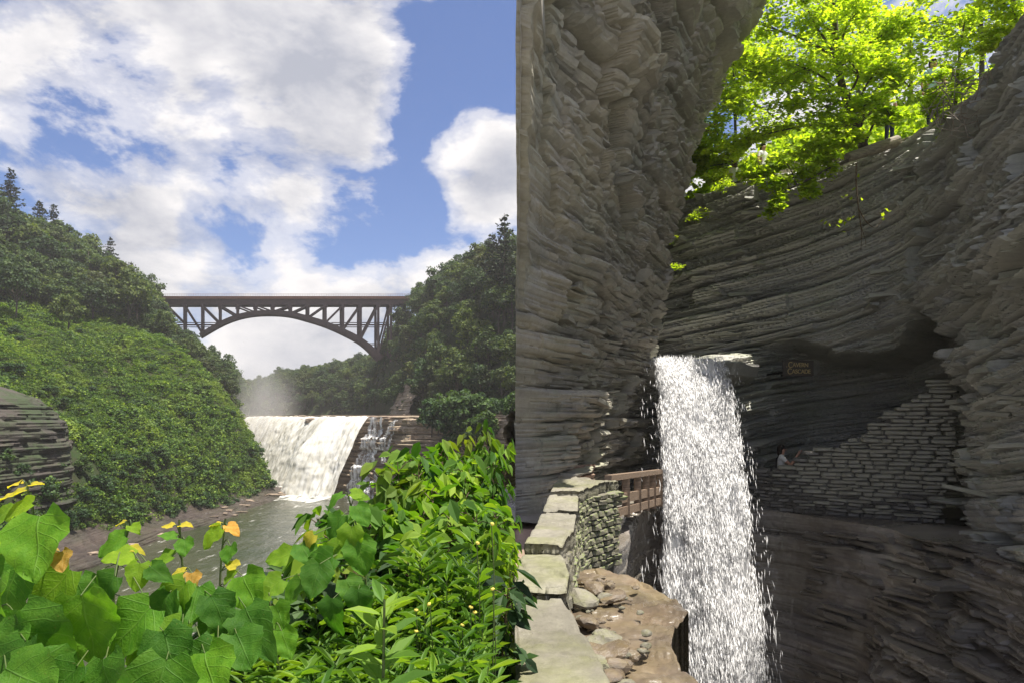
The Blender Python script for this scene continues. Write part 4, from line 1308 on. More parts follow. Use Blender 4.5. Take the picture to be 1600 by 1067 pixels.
cav_me.polygons.foreach_set('material_index', mi.ravel())
cav = obj('cavern_cliff', cav_me)
tag(cav, 'dark layered shale amphitheatre wall with a cave right of the narrow cascade', 'cliff')
TUFT_R = [tuft_proto('rim_tuft', 360 + k, 70, M_maple, .32, .12, .8) for k in range(3)]
ii_ = rng.integers(0, nS, 1500); jj_ = rng.integers(18, len(dd_), 1500)
pts_ = SLP[ii_, jj_] + rng.normal(0, .05, (1500, 3))
gn_scatter('rim_undergrowth', pts_, rng.uniform(.6, 1.8, 1500), TUFT_R, 'green undergrowth on the slope above the cavern rim')
slab_r = []
for m0 in slab_l:
    m_ = m0.copy(); m_.materials.clear(); m_.materials.append(M_cliff_r); slab_r.append(m_)
for k in range(210):
    h = rng.uniform(.02, .30) if k < 90 else rng.uniform(.3, .9)
    i = int(h * nS); zz_ = rng.uniform(1.9, 6.8) if k < 150 else rng.uniform(-2.2, 1.2)
    if k >= 150: i = int(rng.uniform(.62, .9) * nS)
    j = int(np.argmin(np.abs(zw - zz_)))
    t = RB[min(i + 2, nS - 1), j] - RB[max(i - 2, 0), j]
    sc = rng.uniform(0.5, 1.1)
    obj('rock_slab', slab_r[k % 8], cav, RB[i, j] - np.array((nn[i, j, 0], nn[i, j, 1], 0)) * 0.05, (rng.normal(0, .07), rng.normal(0, .07), math.atan2(t[1], t[0]) + rng.normal(0, .15)),
        (sc * rng.uniform(.4, 1.3), sc * rng.uniform(.22, .4), sc * rng.uniform(.05, .13)))

# ------------------------------------------------------------------- plunge basin below the path
Bp = [(1.15, 9.9), (1.75, 11.0), (2.2, 12.9), (3.0, 15.0), (4.6, 16.4), (6.6, 16.0), (7.8, 14.4), (8.25, 13.1), (8.45, 12.0), (8.35, 10.6), (7.9, 8.1)]
nB = 400
Bc, bs = arc_resample(smooth_path(Bp, 1500), nB)
BN = plan_normals(Bc, (4.5, 9))
hb = np.linspace(0, 1, nB)
topz = np.interp(hb, [0, .15, .3, .45, .6, 1], [-1.72, -1.75, -2.0, -2.3, -2.4, -2.4])
vz = np.linspace(0, 1, 240)
S, Vv = np.meshgrid(bs, vz, indexing='ij')
Z = -10.8 + Vv * (topz[:, None] + 10.8)
led = smst(.66, .73, hb)[:, None]
d_smooth = strata(S, Z, -12, -1, .25, .8, 5.0, .30, 171, .85, .12) + strata(S, Z, -12, -1, .08, .22, 2.5, .06, 172, .8, .2) + .05 * fbm(S * 2, Z * 3, seed=175, oct=4)
d_led = strata(S, Z, -12, -1, .16, .55, 1.5, .75, 173, .5, .25) + strata(S, Z, -12, -1, .05, .16, .6, .2, 174, .45, .45) + .35 * fbm(S * .6, Z * .7, seed=176, oct=4)
rough_low = smst(-4.0, -5.2, Z)
off = d_smooth * (1 - led) * (1 - rough_low * .6) + d_led * led + rough_low * (1 - led) * d_led * .12
off = off + np.interp(Z, [-10.8, -6, -3.4, -2], [1.1, .55, 0.05, 0.1]) + led * np.interp(Z, [-10.8, -6, -2], [1.6, .8, -.15])
BS_ = np.stack([Bc[:, None, 0] + BN[:, None, 0] * off, Bc[:, None, 1] + BN[:, None, 1] * off, Z], -1)
fl = []
for q in np.linspace(0.12, 4.6, 44):
    e = BS_[:, -1].copy(); e[:, :2] -= BN * q; e[:, 2] = topz + 0.03 * fbm(bs * 2, bs * 0 + q * 2, seed=177) + .04 * q * 0
    fl.append(e)
basin = obj('basin_cliff', grid_mesh('basin_cliff', np.concatenate([BS_, np.stack(fl, 1)], 1), M_basin, False))
tag(basin, 'wet dark curved rock wall of the plunge basin beside the cascade', 'cliff')
slab_b = []
for m0 in slab_l:
    m_ = m0.copy(); m_.materials.clear(); m_.materials.append(M_basin); slab_b.append(m_)
for k in range(150):
    h = rng.uniform(.58, .88); i = int(h * nB); j = int(rng.integers(70, 238))
    t = BS_[min(i + 2, nB - 1), j] - BS_[i - 2, j]; sc = rng.uniform(.5, 1.1)
    obj('rock_slab', slab_b[k % 8], basin, BS_[i, j] - np.array((BN[i, 0], BN[i, 1], 0)) * .04, (rng.normal(0, .06), rng.normal(0, .06), math.atan2(t[1], t[0]) + rng.normal(0, .2)),
        (sc * rng.uniform(.4, 1.2), sc * rng.uniform(.25, .5), sc * rng.uniform(.05, .14)))
pool = obj('pool', grid_mesh('pool', np.stack([*np.meshgrid(np.linspace(0.2, 12, 60), np.linspace(2, 17, 80), indexing='ij'), -9.2 + .08 * fbm(*np.meshgrid(np.linspace(0, 20, 60), np.linspace(0, 26, 80), indexing='ij'), seed=5, oct=3)], -1), M_water, True))
tag(pool, 'dark pool at the foot of the narrow cascade', None, None, 'structure')

# lip slab the cascade runs over
lx = np.linspace(2.7, 7.0, 110); lyv = np.concatenate([[0, 0, 0], np.linspace(0, 1, 30) ** 1.2 * 6])
lipfront = 16.35 + .28 * fbm(lx * 1.3, lx * 0, seed=181, oct=4) + 0.25 * np.abs(lx - 4.4) ** 1.6 * .35 + np.where(lx > 5.5, (lx - 5.5) * .9, 0)
rows = []
for k, q in enumerate(lyv):
    z = 1.44 + .035 * fbm(lx * 3, lx * 0 + k, seed=182) - (0.10 * np.exp(-((lx - 4.4) / .9) ** 4))
    y = lipfront + q
    if k == 0: z = z - .55; y = y + 1.2
    if k == 1: z = z - .32; y = y + .18 + .15 * fbm(lx * 2.5, lx * 0 + 9, seed=183, oct=3)
    if k == 2: z = z - .05
    rows.append(np.stack([lx, y, z], -1))
lipo = obj('cascade_lip', grid_mesh('cascade_lip', np.stack(rows, 1), M_cliff_r, False))
tag(lipo, 'thin projecting rock ledge at the top of the narrow cascade', 'rock')

# ------------------------------------------------------------------- narrow cascade
tt_ = np.linspace(0, 1, 240); ac = np.linspace(-1, 1, 90)
A, Tt = np.meshgrid(ac, tt_, indexing='ij')
def casc(a, t, r=0.0):
    """point on the falling curtain: a across, t down"""
    run = np.where(t < .06, -2.2 + t / .06 * 2.2, 0)
    f = np.clip((t - .06) / .94, 0, 1)
    zc_ = np.where(t < .06, 1.46, 1.46 - 11.2 * f ** 1.25)
    fall = 1.46 - zc_
    thr = 0.80 * np.sqrt(np.maximum(fall, 0))
    wd = 0.84 + 0.038 * fall
    xc = 4.36 + 0.035 * np.sqrt(np.maximum(fall, 0))
    y = 16.28 - run - thr - r
    x = xc + a * wd
    return x, y, zc_
x, y, z = casc(A, Tt)
wob = fbm(A * 3.5 + 4, Tt * 6, seed=191, oct=4) * .22 + fbm(A * 9, Tt * 22, seed=192, oct=3) * .09
y = y - wob * np.clip((Tt - .05) * 8, 0, 1); x = x + .06 * fbm(A * 3, Tt * 9, seed=193) * np.clip(Tt * 6, 0, 1)
casc_o = obj('narrow_cascade', grid_mesh('narrow_cascade', np.stack([x, y, z], -1), M_cascade, True))
ea = casc_o.data.attributes.new('edge', 'FLOAT', 'POINT'); ea.data.foreach_set('value', np.clip((1 - np.abs(A) - .10 * np.clip(fbm(A * 0 + np.sign(A) * 5, Tt * 26, seed=196, oct=3), 0, 1)) / .22, 0, 1).astype(np.float32).ravel())
tag(casc_o, 'narrow white cascade dropping past the cave into the basin', 'waterfall')
# flying drops and threads: tapered slivers
nd = 96000
a = np.clip(rng.normal(-.05, .56, nd), -1.45, 1.3); a = np.where(rng.random(nd) < .55, rng.uniform(-1.02, 1.02, nd), a)
t = .06 + .94 * rng.random(nd) ** .85
f_ = (t - .06) / .94
edge = np.abs(a) > 1.0
clump = fbm(a * 3.2, t * 16, seed=195, oct=3)
keep = (rng.random(nd) < .55 + .9 * clump) & ~(edge & (rng.random(nd) < .65)) & ~(edge & (f_ < .04))
a, t, f_ = a[keep], t[keep], f_[keep]; nd = len(a)
x, y, z = casc(a, t, rng.normal(.12, .16, nd))
C = np.stack([x, y, z], 1)
ln = rng.uniform(.03, .22, nd) * (.5 + 1.1 * f_); wd = rng.uniform(.003, .011, nd)
ax = np.stack([rng.normal(.06, .12, nd), rng.normal(-.12, .1, nd), -np.ones(nd)], 1); ax /= np.linalg.norm(ax, axis=1)[:, None]
X = np.cross(ax, np.array((0, 1, .2))); X /= np.linalg.norm(X, axis=1)[:, None]; Yv = np.cross(ax, X)
V = np.stack([C - ax * ln[:, None], C + X * wd[:, None], C + (Yv * .87 - X * .5) * wd[:, None], C - (Yv * .87 + X * .5) * wd[:, None], C + ax * ln[:, None] * .5], 1).reshape(-1, 3)
T6 = np.array([(0, 2, 1), (0, 3, 2), (0, 1, 3), (4, 1, 2), (4, 2, 3), (4, 3, 1)])
F = (T6[None] + (np.arange(nd) * 5)[:, None, None]).reshape(-1, 3)
sp = obj('spray_drops', mesh_from('spray_drops', V, [F], M_drop, True), casc_o)
tag(sp, None, None, None, 'stuff')

# ------------------------------------------------------------------- parapet with big cap stones
def rock_patch(name, left, right, ztop, thick, mat, n=26, m=14, rough=.02, seed=0, zfun=None):
    """irregular slab between two edge polylines (x,y)"""
    l, _ = arc_resample(np.array(left, float), n); r, _ = arc_resample(np.array(right, float), n)
    q = np.linspace(0, 1, m)
    G = l[:, None, :] * (1 - q[None, :, None]) + r[:, None, :] * q[None, :, None]
    ex = fbm(G[..., 0] * 4, G[..., 1] * 4, seed=seed, oct=4)
    z = ztop + rough * ex + rough * .6 * np.round(2.0 * fbm(G[..., 0] * 2, G[..., 1] * 2, seed=seed + 3, oct=2))
    if zfun is not None: z = z + zfun(G)
    e1_ = np.minimum(np.minimum(np.arange(n)[:, None], n - 1 - np.arange(n)[:, None]), np.minimum(np.arange(m)[None], m - 1 - np.arange(m)[None]))
    z = z - np.where(e1_ == 0, .02, 0)
    top = np.concatenate([G, z[..., None]], -1)
    idx = lambda i, j: i * m + j
    F = grid_faces(n, m)
    border = [(i, 0) for i in range(n)] + [(n - 1, j) for j in range(1, m)] + [(i, m - 1) for i in range(n - 2, -1, -1)] + [(0, j) for j in range(m - 2, 0, -1)]
    c = G.reshape(-1, 2).mean(0)
    V = [*top.reshape(-1, 3)]; o0 = len(V); nb = len(border)
    rr = np.random.default_rng(seed)
    for lev, (dz, inn) in enumerate(((thick * .35, -.015), (thick * .8, .0), (thick, .03))):
        for (i, j) in border:
            p = top[i, j].copy(); p[:2] += (p[:2] - c) * -inn + rr.normal(0, .011, 2); p[2] -= dz; V.append(p)
    side = []
    for lev in range(3):
        for k in range(nb):
            k2 = (k + 1) % nb
            a0 = idx(*border[k]) if lev == 0 else o0 + (lev - 1) * nb + k
            a1 = idx(*border[k2]) if lev == 0 else o0 + (lev - 1) * nb + k2
            side.append((a0, a1, o0 + lev * nb + k2, o0 + lev * nb + k))
    return mesh_from(name, np.array(V), [F, np.array(side)], mat, True)


parapet = empty('stone_parapet', (0.4, 6, -2.4))
tag(parapet, 'weathered stone parapet with broad pale cap slabs leading to the wooden railing', 'wall')
def pchild(name, me):
    o = obj(name, me, parapet); o.location = (-0.4, -6, 2.4); return o
caps = [
    ([(0.02, 1.7), (0.015, 4.28)], [(0.52, 1.7), (0.45, 2.9), (0.44, 3.4), (0.40, 3.75), (0.34, 4.28)], -1.22, .16),
    ([(0.02, 4.32), (0.02, 4.8), (0.10, 5.56)], [(0.37, 4.32), (0.42, 4.7), (0.43, 5.56)], -1.165, .15),
    ([(0.11, 5.6), (0.33, 7.36)], [(0.44, 5.6), (0.60, 6.3), (0.74, 7.36)], -1.12, .14),
    ([(0.36, 7.4), (0.50, 8.66)], [(0.76, 7.4), (0.90, 8.66)], -1.07, .14),
    ([(0.52, 8.7), (0.62, 9.5), (0.75, 10.25)], [(0.92, 8.7), (1.15, 9.35), (1.45, 9.95)], -1.0, .15),
    ([(0.78, 10.29), (1.10, 10.95)], [(1.48, 9.99), (1.72, 10.35)], -1.03, .14),
]
for k, (l, r, z, th) in enumerate(caps):
    pchild('cap_stone', rock_patch('cap_stone', l, r, z, th, M_cap, 44, 28, .032, 500 + k))
core = []
ce_l = [(0.06, 1.6), (0.06, 4.8), (0.15, 5.6), (0.40, 7.4), (0.58, 8.8), (0.78, 10.2), (1.1, 10.8)]
ce_r = [(0.40, 1.6), (0.33, 4.3), (0.37, 5.6), (0.66, 7.3), (0.83, 8.7), (1.07, 9.4), (1.62, 10.2)]
l, _ = arc_resample(np.array(ce_l), 60); r, _ = arc_resample(np.array(ce_r), 60)
zt_ = np.interp(l[:, 1], [1.6, 4.3, 5.6, 7.4, 8.8, 11], [-1.37, -1.33, -1.28, -1.23, -1.18, -1.16])
cg = np.stack([np.c_[l, np.full(60, -7.0)], np.c_[l, zt_], np.c_[r, zt_], np.c_[r, np.full(60, -7.0)]], 1)
pchild('wall_core', grid_mesh('wall_core', cg, M_mortar))


def stone_variants(name, mat, n=8, seed=0, bev=.17):
    r = np.random.default_rng(seed); out = []
    for k in range(n):
        m_ = box_mesh(name, 1, 1, 1, mat, bev, 1)
        vv = np.array([v_.co for v_ in m_.vertices]); vv += r.normal(0, .035, vv.shape)
        vv[:, 2] += .10 * r.normal() * vv[:, 0]
        m_.vertices.foreach_set('co', vv.astype(np.float32).ravel()); out.append(m_)
    return out


ST_moss = stone_variants('stone', M_mossy, 8, 1); ST_dry = stone_variants('stone', M_stone, 8, 2); ST_wet = stone_variants('stone', M_wetstone, 8, 3); ST_pale = stone_variants('stone', M_cap, 6, 4)
rf, rs_ = arc_resample(np.array([(0.33, 4.25), (0.40, 5.5), (0.66, 7.2), (0.86, 8.65), (1.08, 9.35), (1.66, 10.15)]), 400)
zc_ = -2.35
row = 0
while zc_ < -1.2:
    h = rng.uniform(.065, .11); s = rng.uniform(0, .2)
    while s < rs_[-1] - .05:
        ln = rng.uniform(.14, .36)
        sc_mid = min(s + ln / 2, rs_[-1])
        p = np.array([np.interp(sc_mid, rs_, rf[:, 0]), np.interp(sc_mid, rs_, rf[:, 1])])
        q = np.array([np.interp(min(sc_mid + .05, rs_[-1]), rs_, rf[:, 0]), np.interp(min(sc_mid + .05, rs_[-1]), rs_, rf[:, 1])])
        cap_z = np.interp(p[1], [4.3, 5.6, 7.4, 8.8, 11], [-1.33, -1.28, -1.22, -1.17, -1.17])
        if zc_ + h < cap_z + .02 and (p[1] > 5.3 or zc_ > -1.9):
            pal = p[1] < 6.6 or rng.random() < .12
            vs = ST_pale if pal else ST_moss
            o = obj('stone', vs[int(rng.integers(0, len(vs)))], parapet)
            o.location = (p[0] - .4 - .03 + rng.normal(0, .012), p[1] - 6, zc_ + h / 2 + 2.4)
            o.rotation_euler = (rng.normal(0, .04), rng.normal(0, .05), math.atan2(q[1] - p[1], q[0] - p[0]) + rng.normal(0, .06))
            o.scale = (ln * .97, .20, h * .95)
        s += ln
    zc_ += h
    row += 1

# walkway behind the parapet
lw = [(0.03, 1.2), (0.03, 11.6)]; rw = [(0.3, 1.2), (0.35, 5.5), (0.9, 9.5), (1.8, 11.2)]
wk = obj('walkway', rock_patch('walkway', lw, rw, -1.85, 6.0, M_redrock, 60, 14, .02, 520))
tag(wk, 'red-brown rock walkway behind the stone parapet', None, None, 'structure')

# ------------------------------------------------------------------- wet rock shelf and rubble
rsL = [(0.36, 3.2), (0.40, 5.0), (0.55, 6.5), (0.85, 8.0)]
rsR = [(1.30, 3.2), (1.38, 4.3), (1.28, 4.8), (1.33, 5.35), (1.50, 5.9), (1.74, 6.3), (1.76, 6.9), (1.52, 7.6), (1.15, 8.15)]
shelf2 = obj('wet_rock_shelf', rock_patch('wet_rock_shelf', rsL, rsR, -1.92, 5.0, M_rubble, 100, 70, .055, 530, lambda G: .10 * fbm(G[..., 0] * 2.2, G[..., 1] * 1.6, seed=531, oct=4)))
tag(shelf2, 'wet brown rock shelf jutting below the parapet', 'rock')
rubm = []
for k in range(10):
    bm = bmesh.new(); bmesh.ops.create_icosphere(bm, subdivisions=2, radius=.5)
    r_ = np.random.default_rng(600 + k)
    pts = np.array([v_.co for v_ in bm.verts]); f_, _e = facets(pts[:, 0] * 2.2 + 7 * k, pts[:, 1] * 2.2 + pts[:, 2], 610 + k, 1.0)
    for v_, d_ in zip(bm.verts, f_):
        v_.co *= 1 + .38 * d_
    me = bpy.data.meshes.new('rubble_stone'); bm.to_mesh(me); bm.free(); me.materials.append(M_rubble if k % 3 else M_cap); rubm.append(me)
rub_specs = []
for k in range(26):       # larger fallen stones heaped against the wall foot
    Yk = rng.uniform(4.3, 7.2)
    xk = np.interp(Yk, [4.3, 5.5, 7.2], [.50, .56, .80]) + rng.uniform(0, .34)
    rub_specs.append((xk, Yk, rng.uniform(.10, .30)))
for k in range(60):
    Yk = rng.uniform(3.4, 7.4); xk = np.interp(Yk, [3.4, 5.5, 7.4], [.55, .62, .9]) + abs(rng.normal(0, .28))
    if xk < np.interp(Yk, [3.2, 4.8, 5.9, 6.9, 7.6], [1.2, 1.15, 1.35, 1.6, 1.35]):
        rub_specs.append((xk, Yk, rng.uniform(.03, .11)))
for k, (xk, yk, sz) in enumerate(rub_specs):
    big_ = sz > .12
    o = obj('rubble_stone', rubm[k % 10], None, (xk, yk, -1.90 + sz * .12 + (.06 if big_ else .03)), (rng.normal(0, .2), rng.normal(0, .2), rng.uniform(0, 6)), (sz * rng.uniform(.8, 1.5), sz, sz * rng.uniform(.35, .6)))
    if big_:
        tag(o, 'broken angular stone heaped at the parapet foot above the wet shelf', 'stone', 'larger fallen stones at the parapet foot')
    else:
        tag(o, 'small chip of rock strewn on the wet shelf', 'stone', 'small rock chips on the wet shelf')

# ------------------------------------------------------------------- wooden railing leading behind the cascade
rail = empty('wooden_railing', (2.2, 11.4, -1.75))
tag(rail, 'brown plank railing between the stone parapet and the cascade', 'railing')
R0 = np.array((1.66, 10.75)); R1 = np.array((3.45, 14.9))
rp = lambda f, z: np.array((*(R0 + (R1 - R0) * f), z)) - np.array((2.2, 11.4, -1.75))
obj('top_rail', bar_mesh('top_rail', rp(-.04, -1.02), rp(1, -1.28), .12, .10, M_wood), rail)
obj('kick_board', bar_mesh('kick_board', rp(-.02, -1.40), rp(1, -1.72), .08, .17, M_wood), rail)
obj('kick_board', bar_mesh('kick_board', rp(-.02, -1.63), rp(1, -1.96), .10, .15, M_wood), rail)
for f in (.02, .24, .46, .64, .80, .98):
    obj('post', bar_mesh('post', rp(f, -1.76 - .33 * f), rp(f, -1.06 - .25 * f), .13, .10, M_wood), rail)

# ------------------------------------------------------------------- dry-stone stair wall in front of the cave
M0 = np.array((5.75, 16.75)); M1 = np.array((9.78, 14.15)); MD = (M1 - M0); ML = np.linalg.norm(MD); MD /= ML
stairw = empty('masonry_stair_wall', (*((M0 + M1) / 2), -2.4))
tag(stairw, 'stepped dry-stone wall rising to the right in front of the cave', 'wall')
SW0 = np.array((*((M0 + M1) / 2), -2.4))
def m_at_u(u):       # distance along the wall seen in direction u
    t = (u - 800) / 1000
    return (t * M0[1] - M0[0]) / (MD[0] - t * MD[1])
top_u = [(1150, 729), (1238, 728), (1242, 716), (1262, 714), (1266, 700), (1308, 697), (1312, 688), (1330, 684), (1345, 676), (1360, 664), (1378, 656), (1392, 644), (1410, 634), (1424, 622), (1440, 612), (1452, 602), (1470, 592), (1500, 588)]
ts = np.array([m_at_u(u) for u, v in top_u]); tz = np.array([(650 - v) / 1000 * (M0[1] + MD[1] * m_at_u(u)) for u, v in top_u])
zc_ = -2.38; cnt = 0
angw = math.atan2(MD[1], MD[0])
while zc_ < 0.95:
    h = rng.uniform(.06, .115); s = -rng.uniform(0, .3)
    s_end = ML - (0.0 if zc_ > -1.5 else .2) + rng.normal(0, .05)
    while s < s_end:
        ln = rng.uniform(.20, .55)
        if s + ln > s_end - .12: ln = s_end - s
        mid_ = s + ln / 2
        if mid_ > -.1 and ln > .1 and zc_ + h * .7 < np.interp(mid_, ts, tz):
            wetf = smst(2.6, 0.3, mid_) * .9 + smst(-1.6, -2.3, zc_) * .6
            vs = ST_wet if rng.random() < wetf else ST_dry
            p = M0 + MD * mid_
            o = obj('stone', vs[int(rng.integers(0, 8))], stairw, (p[0] - SW0[0] + rng.normal(0, .012), p[1] - SW0[1] + rng.normal(0, .02), zc_ + h / 2 - SW0[2]),
                    (rng.normal(0, .03), rng.normal(0, .03), angw + rng.normal(0, .05)), (ln * .985, .34 + rng.normal(0, .02), h * .975))
            cnt += 1
        s += ln
    zc_ += h
qs = np.linspace(-.15, ML - .5, 80)
ztop_ = np.interp(qs, ts, tz) - .10
nb_ = np.array((-MD[1], MD[0])) * (1 if -MD[1] * 0 + MD[0] > 0 else -1)
cc = []
for off_, zv in ((-.10, np.full(80, -2.6)), (-.10, ztop_), (.6, ztop_), (.6, np.full(80, -2.6))):
    p = M0 + np.outer(qs, MD) + nb_ * off_
    cc.append(np.c_[p, zv] - SW0)
obj('wall_core', grid_mesh('wall_core', np.stack(cc, 1), M_mortar), stairw)

# ------------------------------------------------------------------- carved sign
sgp = at(1247, 575, 17.85)
sign = empty('cave_sign', tuple(sgp), 0.05)
tag(sign, 'dark wooden sign with gold letters fixed to the cave wall right of the cascade', 'sign')
board = obj('board', box_mesh('board', .82, .05, .40, M_board, .012), sign)
for (sx, sy, lx_, lz_) in ((.82, .03, 0, .208), (.82, .03, 0, -.208), (.03, .43, .416, 0), (.03, .43, -.416, 0)):
    obj('frame', box_mesh('frame', sx, .07, sy, M_board, .006), sign, (lx_, 0, lz_))
# bracket back to the rock
obj('bracket', bar_mesh('bracket', (-.3, .02, -.1), (-.3, 1.6, -.1), .05, .05, M_strap), sign)
obj('bracket', bar_mesh('bracket', (.3, .02, -.1), (.3, 1.6, -.1), .05, .05, M_strap), sign)


def text_mesh(s, size):
    cu = bpy.data.curves.new('lettering', 'FONT'); cu.body = s; cu.size = size; cu.extrude = .008; cu.space_character = .92
    to = bpy.data.objects.new('lettering', cu); col.objects.link(to)
    bpy.context.view_layer.update()
    me = bpy.data.meshes.new_from_object(to.evaluated_get(bpy.context.evaluated_depsgraph_get()))
    bpy.data.objects.remove(to); me.materials.clear(); me.materials.append(M_gold)
    return me


for (s_, size, lx_, lz_, sxc) in (('C', .235, -.305, .015, .85), ('AVERN', .165, -.175, .035, 1.0), ('C', .235, -.325, -.165, .85), ('ASCADE', .165, -.195, -.145, 1.0), ('.', .2, -.36, .03, 1.0)):
    o = obj('lettering', text_mesh(s_, size), board, (lx_, -.036, lz_), (math.radians(90), 0, 0), (sxc * .92, 1.0, 1))

# =================================================================== TREES OVER THE CAVERN RIM
def spray_tree(name, base, trunk_pts, trunk_r, lobes, nleaf, leaf, label, cat='tree', shape='maple', mat=None, seed=0, flatness=.55, bark=None):
    """trunk polyline (world), foliage sprays around branch ends"""
    r = np.random.default_rng(seed)
    base = np.array(base, float)
    e = empty(name, tuple(base))
    tp = smooth_path(np.array(trunk_pts, float) - base, 24)
    tubes = [(tp, np.linspace(trunk_r, trunk_r * .25, 24))]
    Cs, Ns = [], []
    per = nleaf // len(lobes)
    for (c, rad) in lobes:
        c = np.array(c, float) - base
        k = int(np.clip(np.argmin(np.linalg.norm(tp - c, axis=1)) - 3, 1, 22))
        mid_ = (tp[k] + c) / 2 + r.normal(0, .12, 3) + np.array((0, 0, .12))
        br = smooth_path([tp[k], mid_, c], 9)
        tubes.append((br, np.linspace(trunk_r * .32, trunk_r * .09, 9)))
        nt = 7
        m = per // nt
        for q in range(nt):
            d = r.normal(size=3) * np.array((1, 1, flatness)); d /= np.linalg.norm(d)
            tip = c + d * rad * r.uniform(.55, 1.05)
            st = br[int(r.integers(4, 9))]
            tw = smooth_path([st, (st + tip) / 2 + np.array((0, 0, .08)), tip], 6)
            tubes.append((tw, np.linspace(trunk_r * .09, .004, 6)))
            t = r.uniform(.1, 1.12, m) ** .8
            pts = st + (tip - st) * t[:, None]
            pts = pts + r.normal(0, 1, (m, 3)) * np.array((.30, .30, .11)) * rad * .8
            Cs.append(pts); Ns.append(r.normal(0, .42, (m, 3)) + np.array((0.0, -.25, 1.0)))
    C = np.concatenate(Cs); N = np.concatenate(Ns)
    V, F = leaf_cloud(C, N, leaf * r.uniform(.6, 1.25, len(C)), shape, r)
    obj('trunk', tubes_mesh('trunk', tubes, bark or M_bark, 6), e)
    obj('crown', mesh_from('crown', V, [F], mat or M_maple), e)
    return tag(e, label, cat)


L_ = lambda u, v, Y, r: (at(u, v, Y), r)
spray_tree('maple_tree', at(1352, 238, 17.2), [at(1352, 238, 17.2), at(1335, 190, 17.0), at(1312, 120, 16.8), at(1305, 40, 16.8), at(1300, -60, 16.8), at(1290, -160, 17)], .13,
           [L_(1190, 40, 17, .95), L_(1260, 30, 16.4, .95), L_(1340, 20, 16.2, .9), L_(1400, 50, 16.6, .65), L_(1160, 110, 17.2, .9), L_(1240, 100, 16.2, .9), L_(1320, 90, 15.8, .9), L_(1375, 110, 16.2, .7),
            L_(1210, 165, 16.6, .85), L_(1290, 165, 16.0, .8), L_(1350, 160, 16.2, .7), L_(1180, 215, 16.9, .6), L_(1270, 225, 16.0, .65), L_(1320, 215, 16.2, .5), L_(1400, 120, 16.5, .45), L_(1390, 180, 15.8, .4), L_(1240, -20, 16.6, .8)],
           9500, .145, 'big bright yellow-green maple leaning over the cavern rim', seed=1)
spray_tree('drooping_maple', at(1338, 246, 16.6), [at(1338, 246, 16.6), at(1300, 262, 16.0), at(1255, 285, 15.6), at(1215, 305, 15.5)], .05,
           [L_(1290, 255, 15.9, .42), L_(1245, 275, 15.7, .45), L_(1205, 290, 15.6, .42), L_(1215, 325, 15.5, .30), L_(1175, 275, 16.0, .35), L_(1265, 300, 15.7, .25), L_(1200, 265, 15.8, .35)], 2900, .125,
           'drooping leafy branch hanging below the log on the rim', seed=2)
spray_tree('slim_tree', at(1150, 262, 21.5), [at(1150, 262, 21.5), at(1149, 200, 21.4), at(1146, 130, 21.4), at(1150, 40, 21.4)], .06,
           [L_(1130, 60, 21.5, .9), L_(1165, 90, 21, .9), L_(1120, 150, 21.5, .85), L_(1160, 165, 21, .85), L_(1100, 205, 21.6, .7), L_(1140, 225, 21, .7), L_(1085, 245, 22, .5), L_(1115, 285, 21, .35), L_(1070, 200, 21.6, .4), L_(1110, 20, 21.5, .9), L_(1080, 225, 22, .5), L_(1078, 270, 22.6, .5), L_(1100, 262, 22.6, .5), L_(1062, 285, 22.8, .35), L_(1125, 255, 22, .4)], 9600, .17,
           'slim sunlit tree beside the left cliff edge above the cleft', seed=3)
spray_tree('rim_sapling', at(1490, 215, 15.2), [at(1490, 215, 15.2), at(1494, 150, 15.0), at(1500, 80, 15.0), at(1510, 20, 15.0)], .05,
           [L_(1505, 40, 15, .5), L_(1480, 75, 15, .45), L_(1515, 85, 15, .4), L_(1485, 115, 14.9, .45), L_(1512, 130, 15, .35), L_(1475, 150, 14.9, .4), L_(1500, 175, 14.9, .4), L_(1455, 170, 15, .3), L_(1490, 205, 14.9, .3), L_(1458, 120, 14.6, .3), L_(1462, 150, 14.6, .3)], 4200, .10,
           'young feathery green tree on the rim right of the maple', seed=4, shape='oval')
spray_tree('corner_tree', at(1600, 95, 13.0), [at(1600, 95, 13.0), at(1590, 50, 13.0), at(1580, -20, 13.0), at(1570, -80, 13)], .06,
           [L_(1575, 20, 13, .5), L_(1595, 50, 13, .4), L_(1555, 5, 13, .4), L_(1570, -50, 13, .7), L_(1560, 55, 13, .3), L_(1545, 75, 13, .2)], 2600, .11,
           'leafy tree hanging in at the top right corner', seed=5, shape='oval')
for k, (u, v, Y, lab) in enumerate([(1420, 40, 27, 'shaded tree on the slope behind the maple crown'), (1230, 110, 30, 'tall pale tree behind the centre of the maple'), (1115, 120, 30, 'tall sunlit tree behind the slim tree by the cliff edge'), (1530, -30, 24, 'shaded tree on the slope behind the young feathery tree'), (1340, -20, 32, 'far tree rising behind the maple top')]):
    b = at(u, v, Y)
    b = b - np.array((0, 0, 1.6)); hb = b - np.array((0, 0, 4.6))
    spray_tree('slope_tree', hb, [hb, hb + np.array((.1, 0, 3)), hb + np.array((0, 0, 7))], .14,
               [(b + np.array((rng.uniform(-2.2, 2.2), rng.uniform(-1.5, 1.5), rng.uniform(-2.6, 3.4))), 1.25) for q in range(14)], 5600, .23, lab, seed=20 + k, shape='oval')
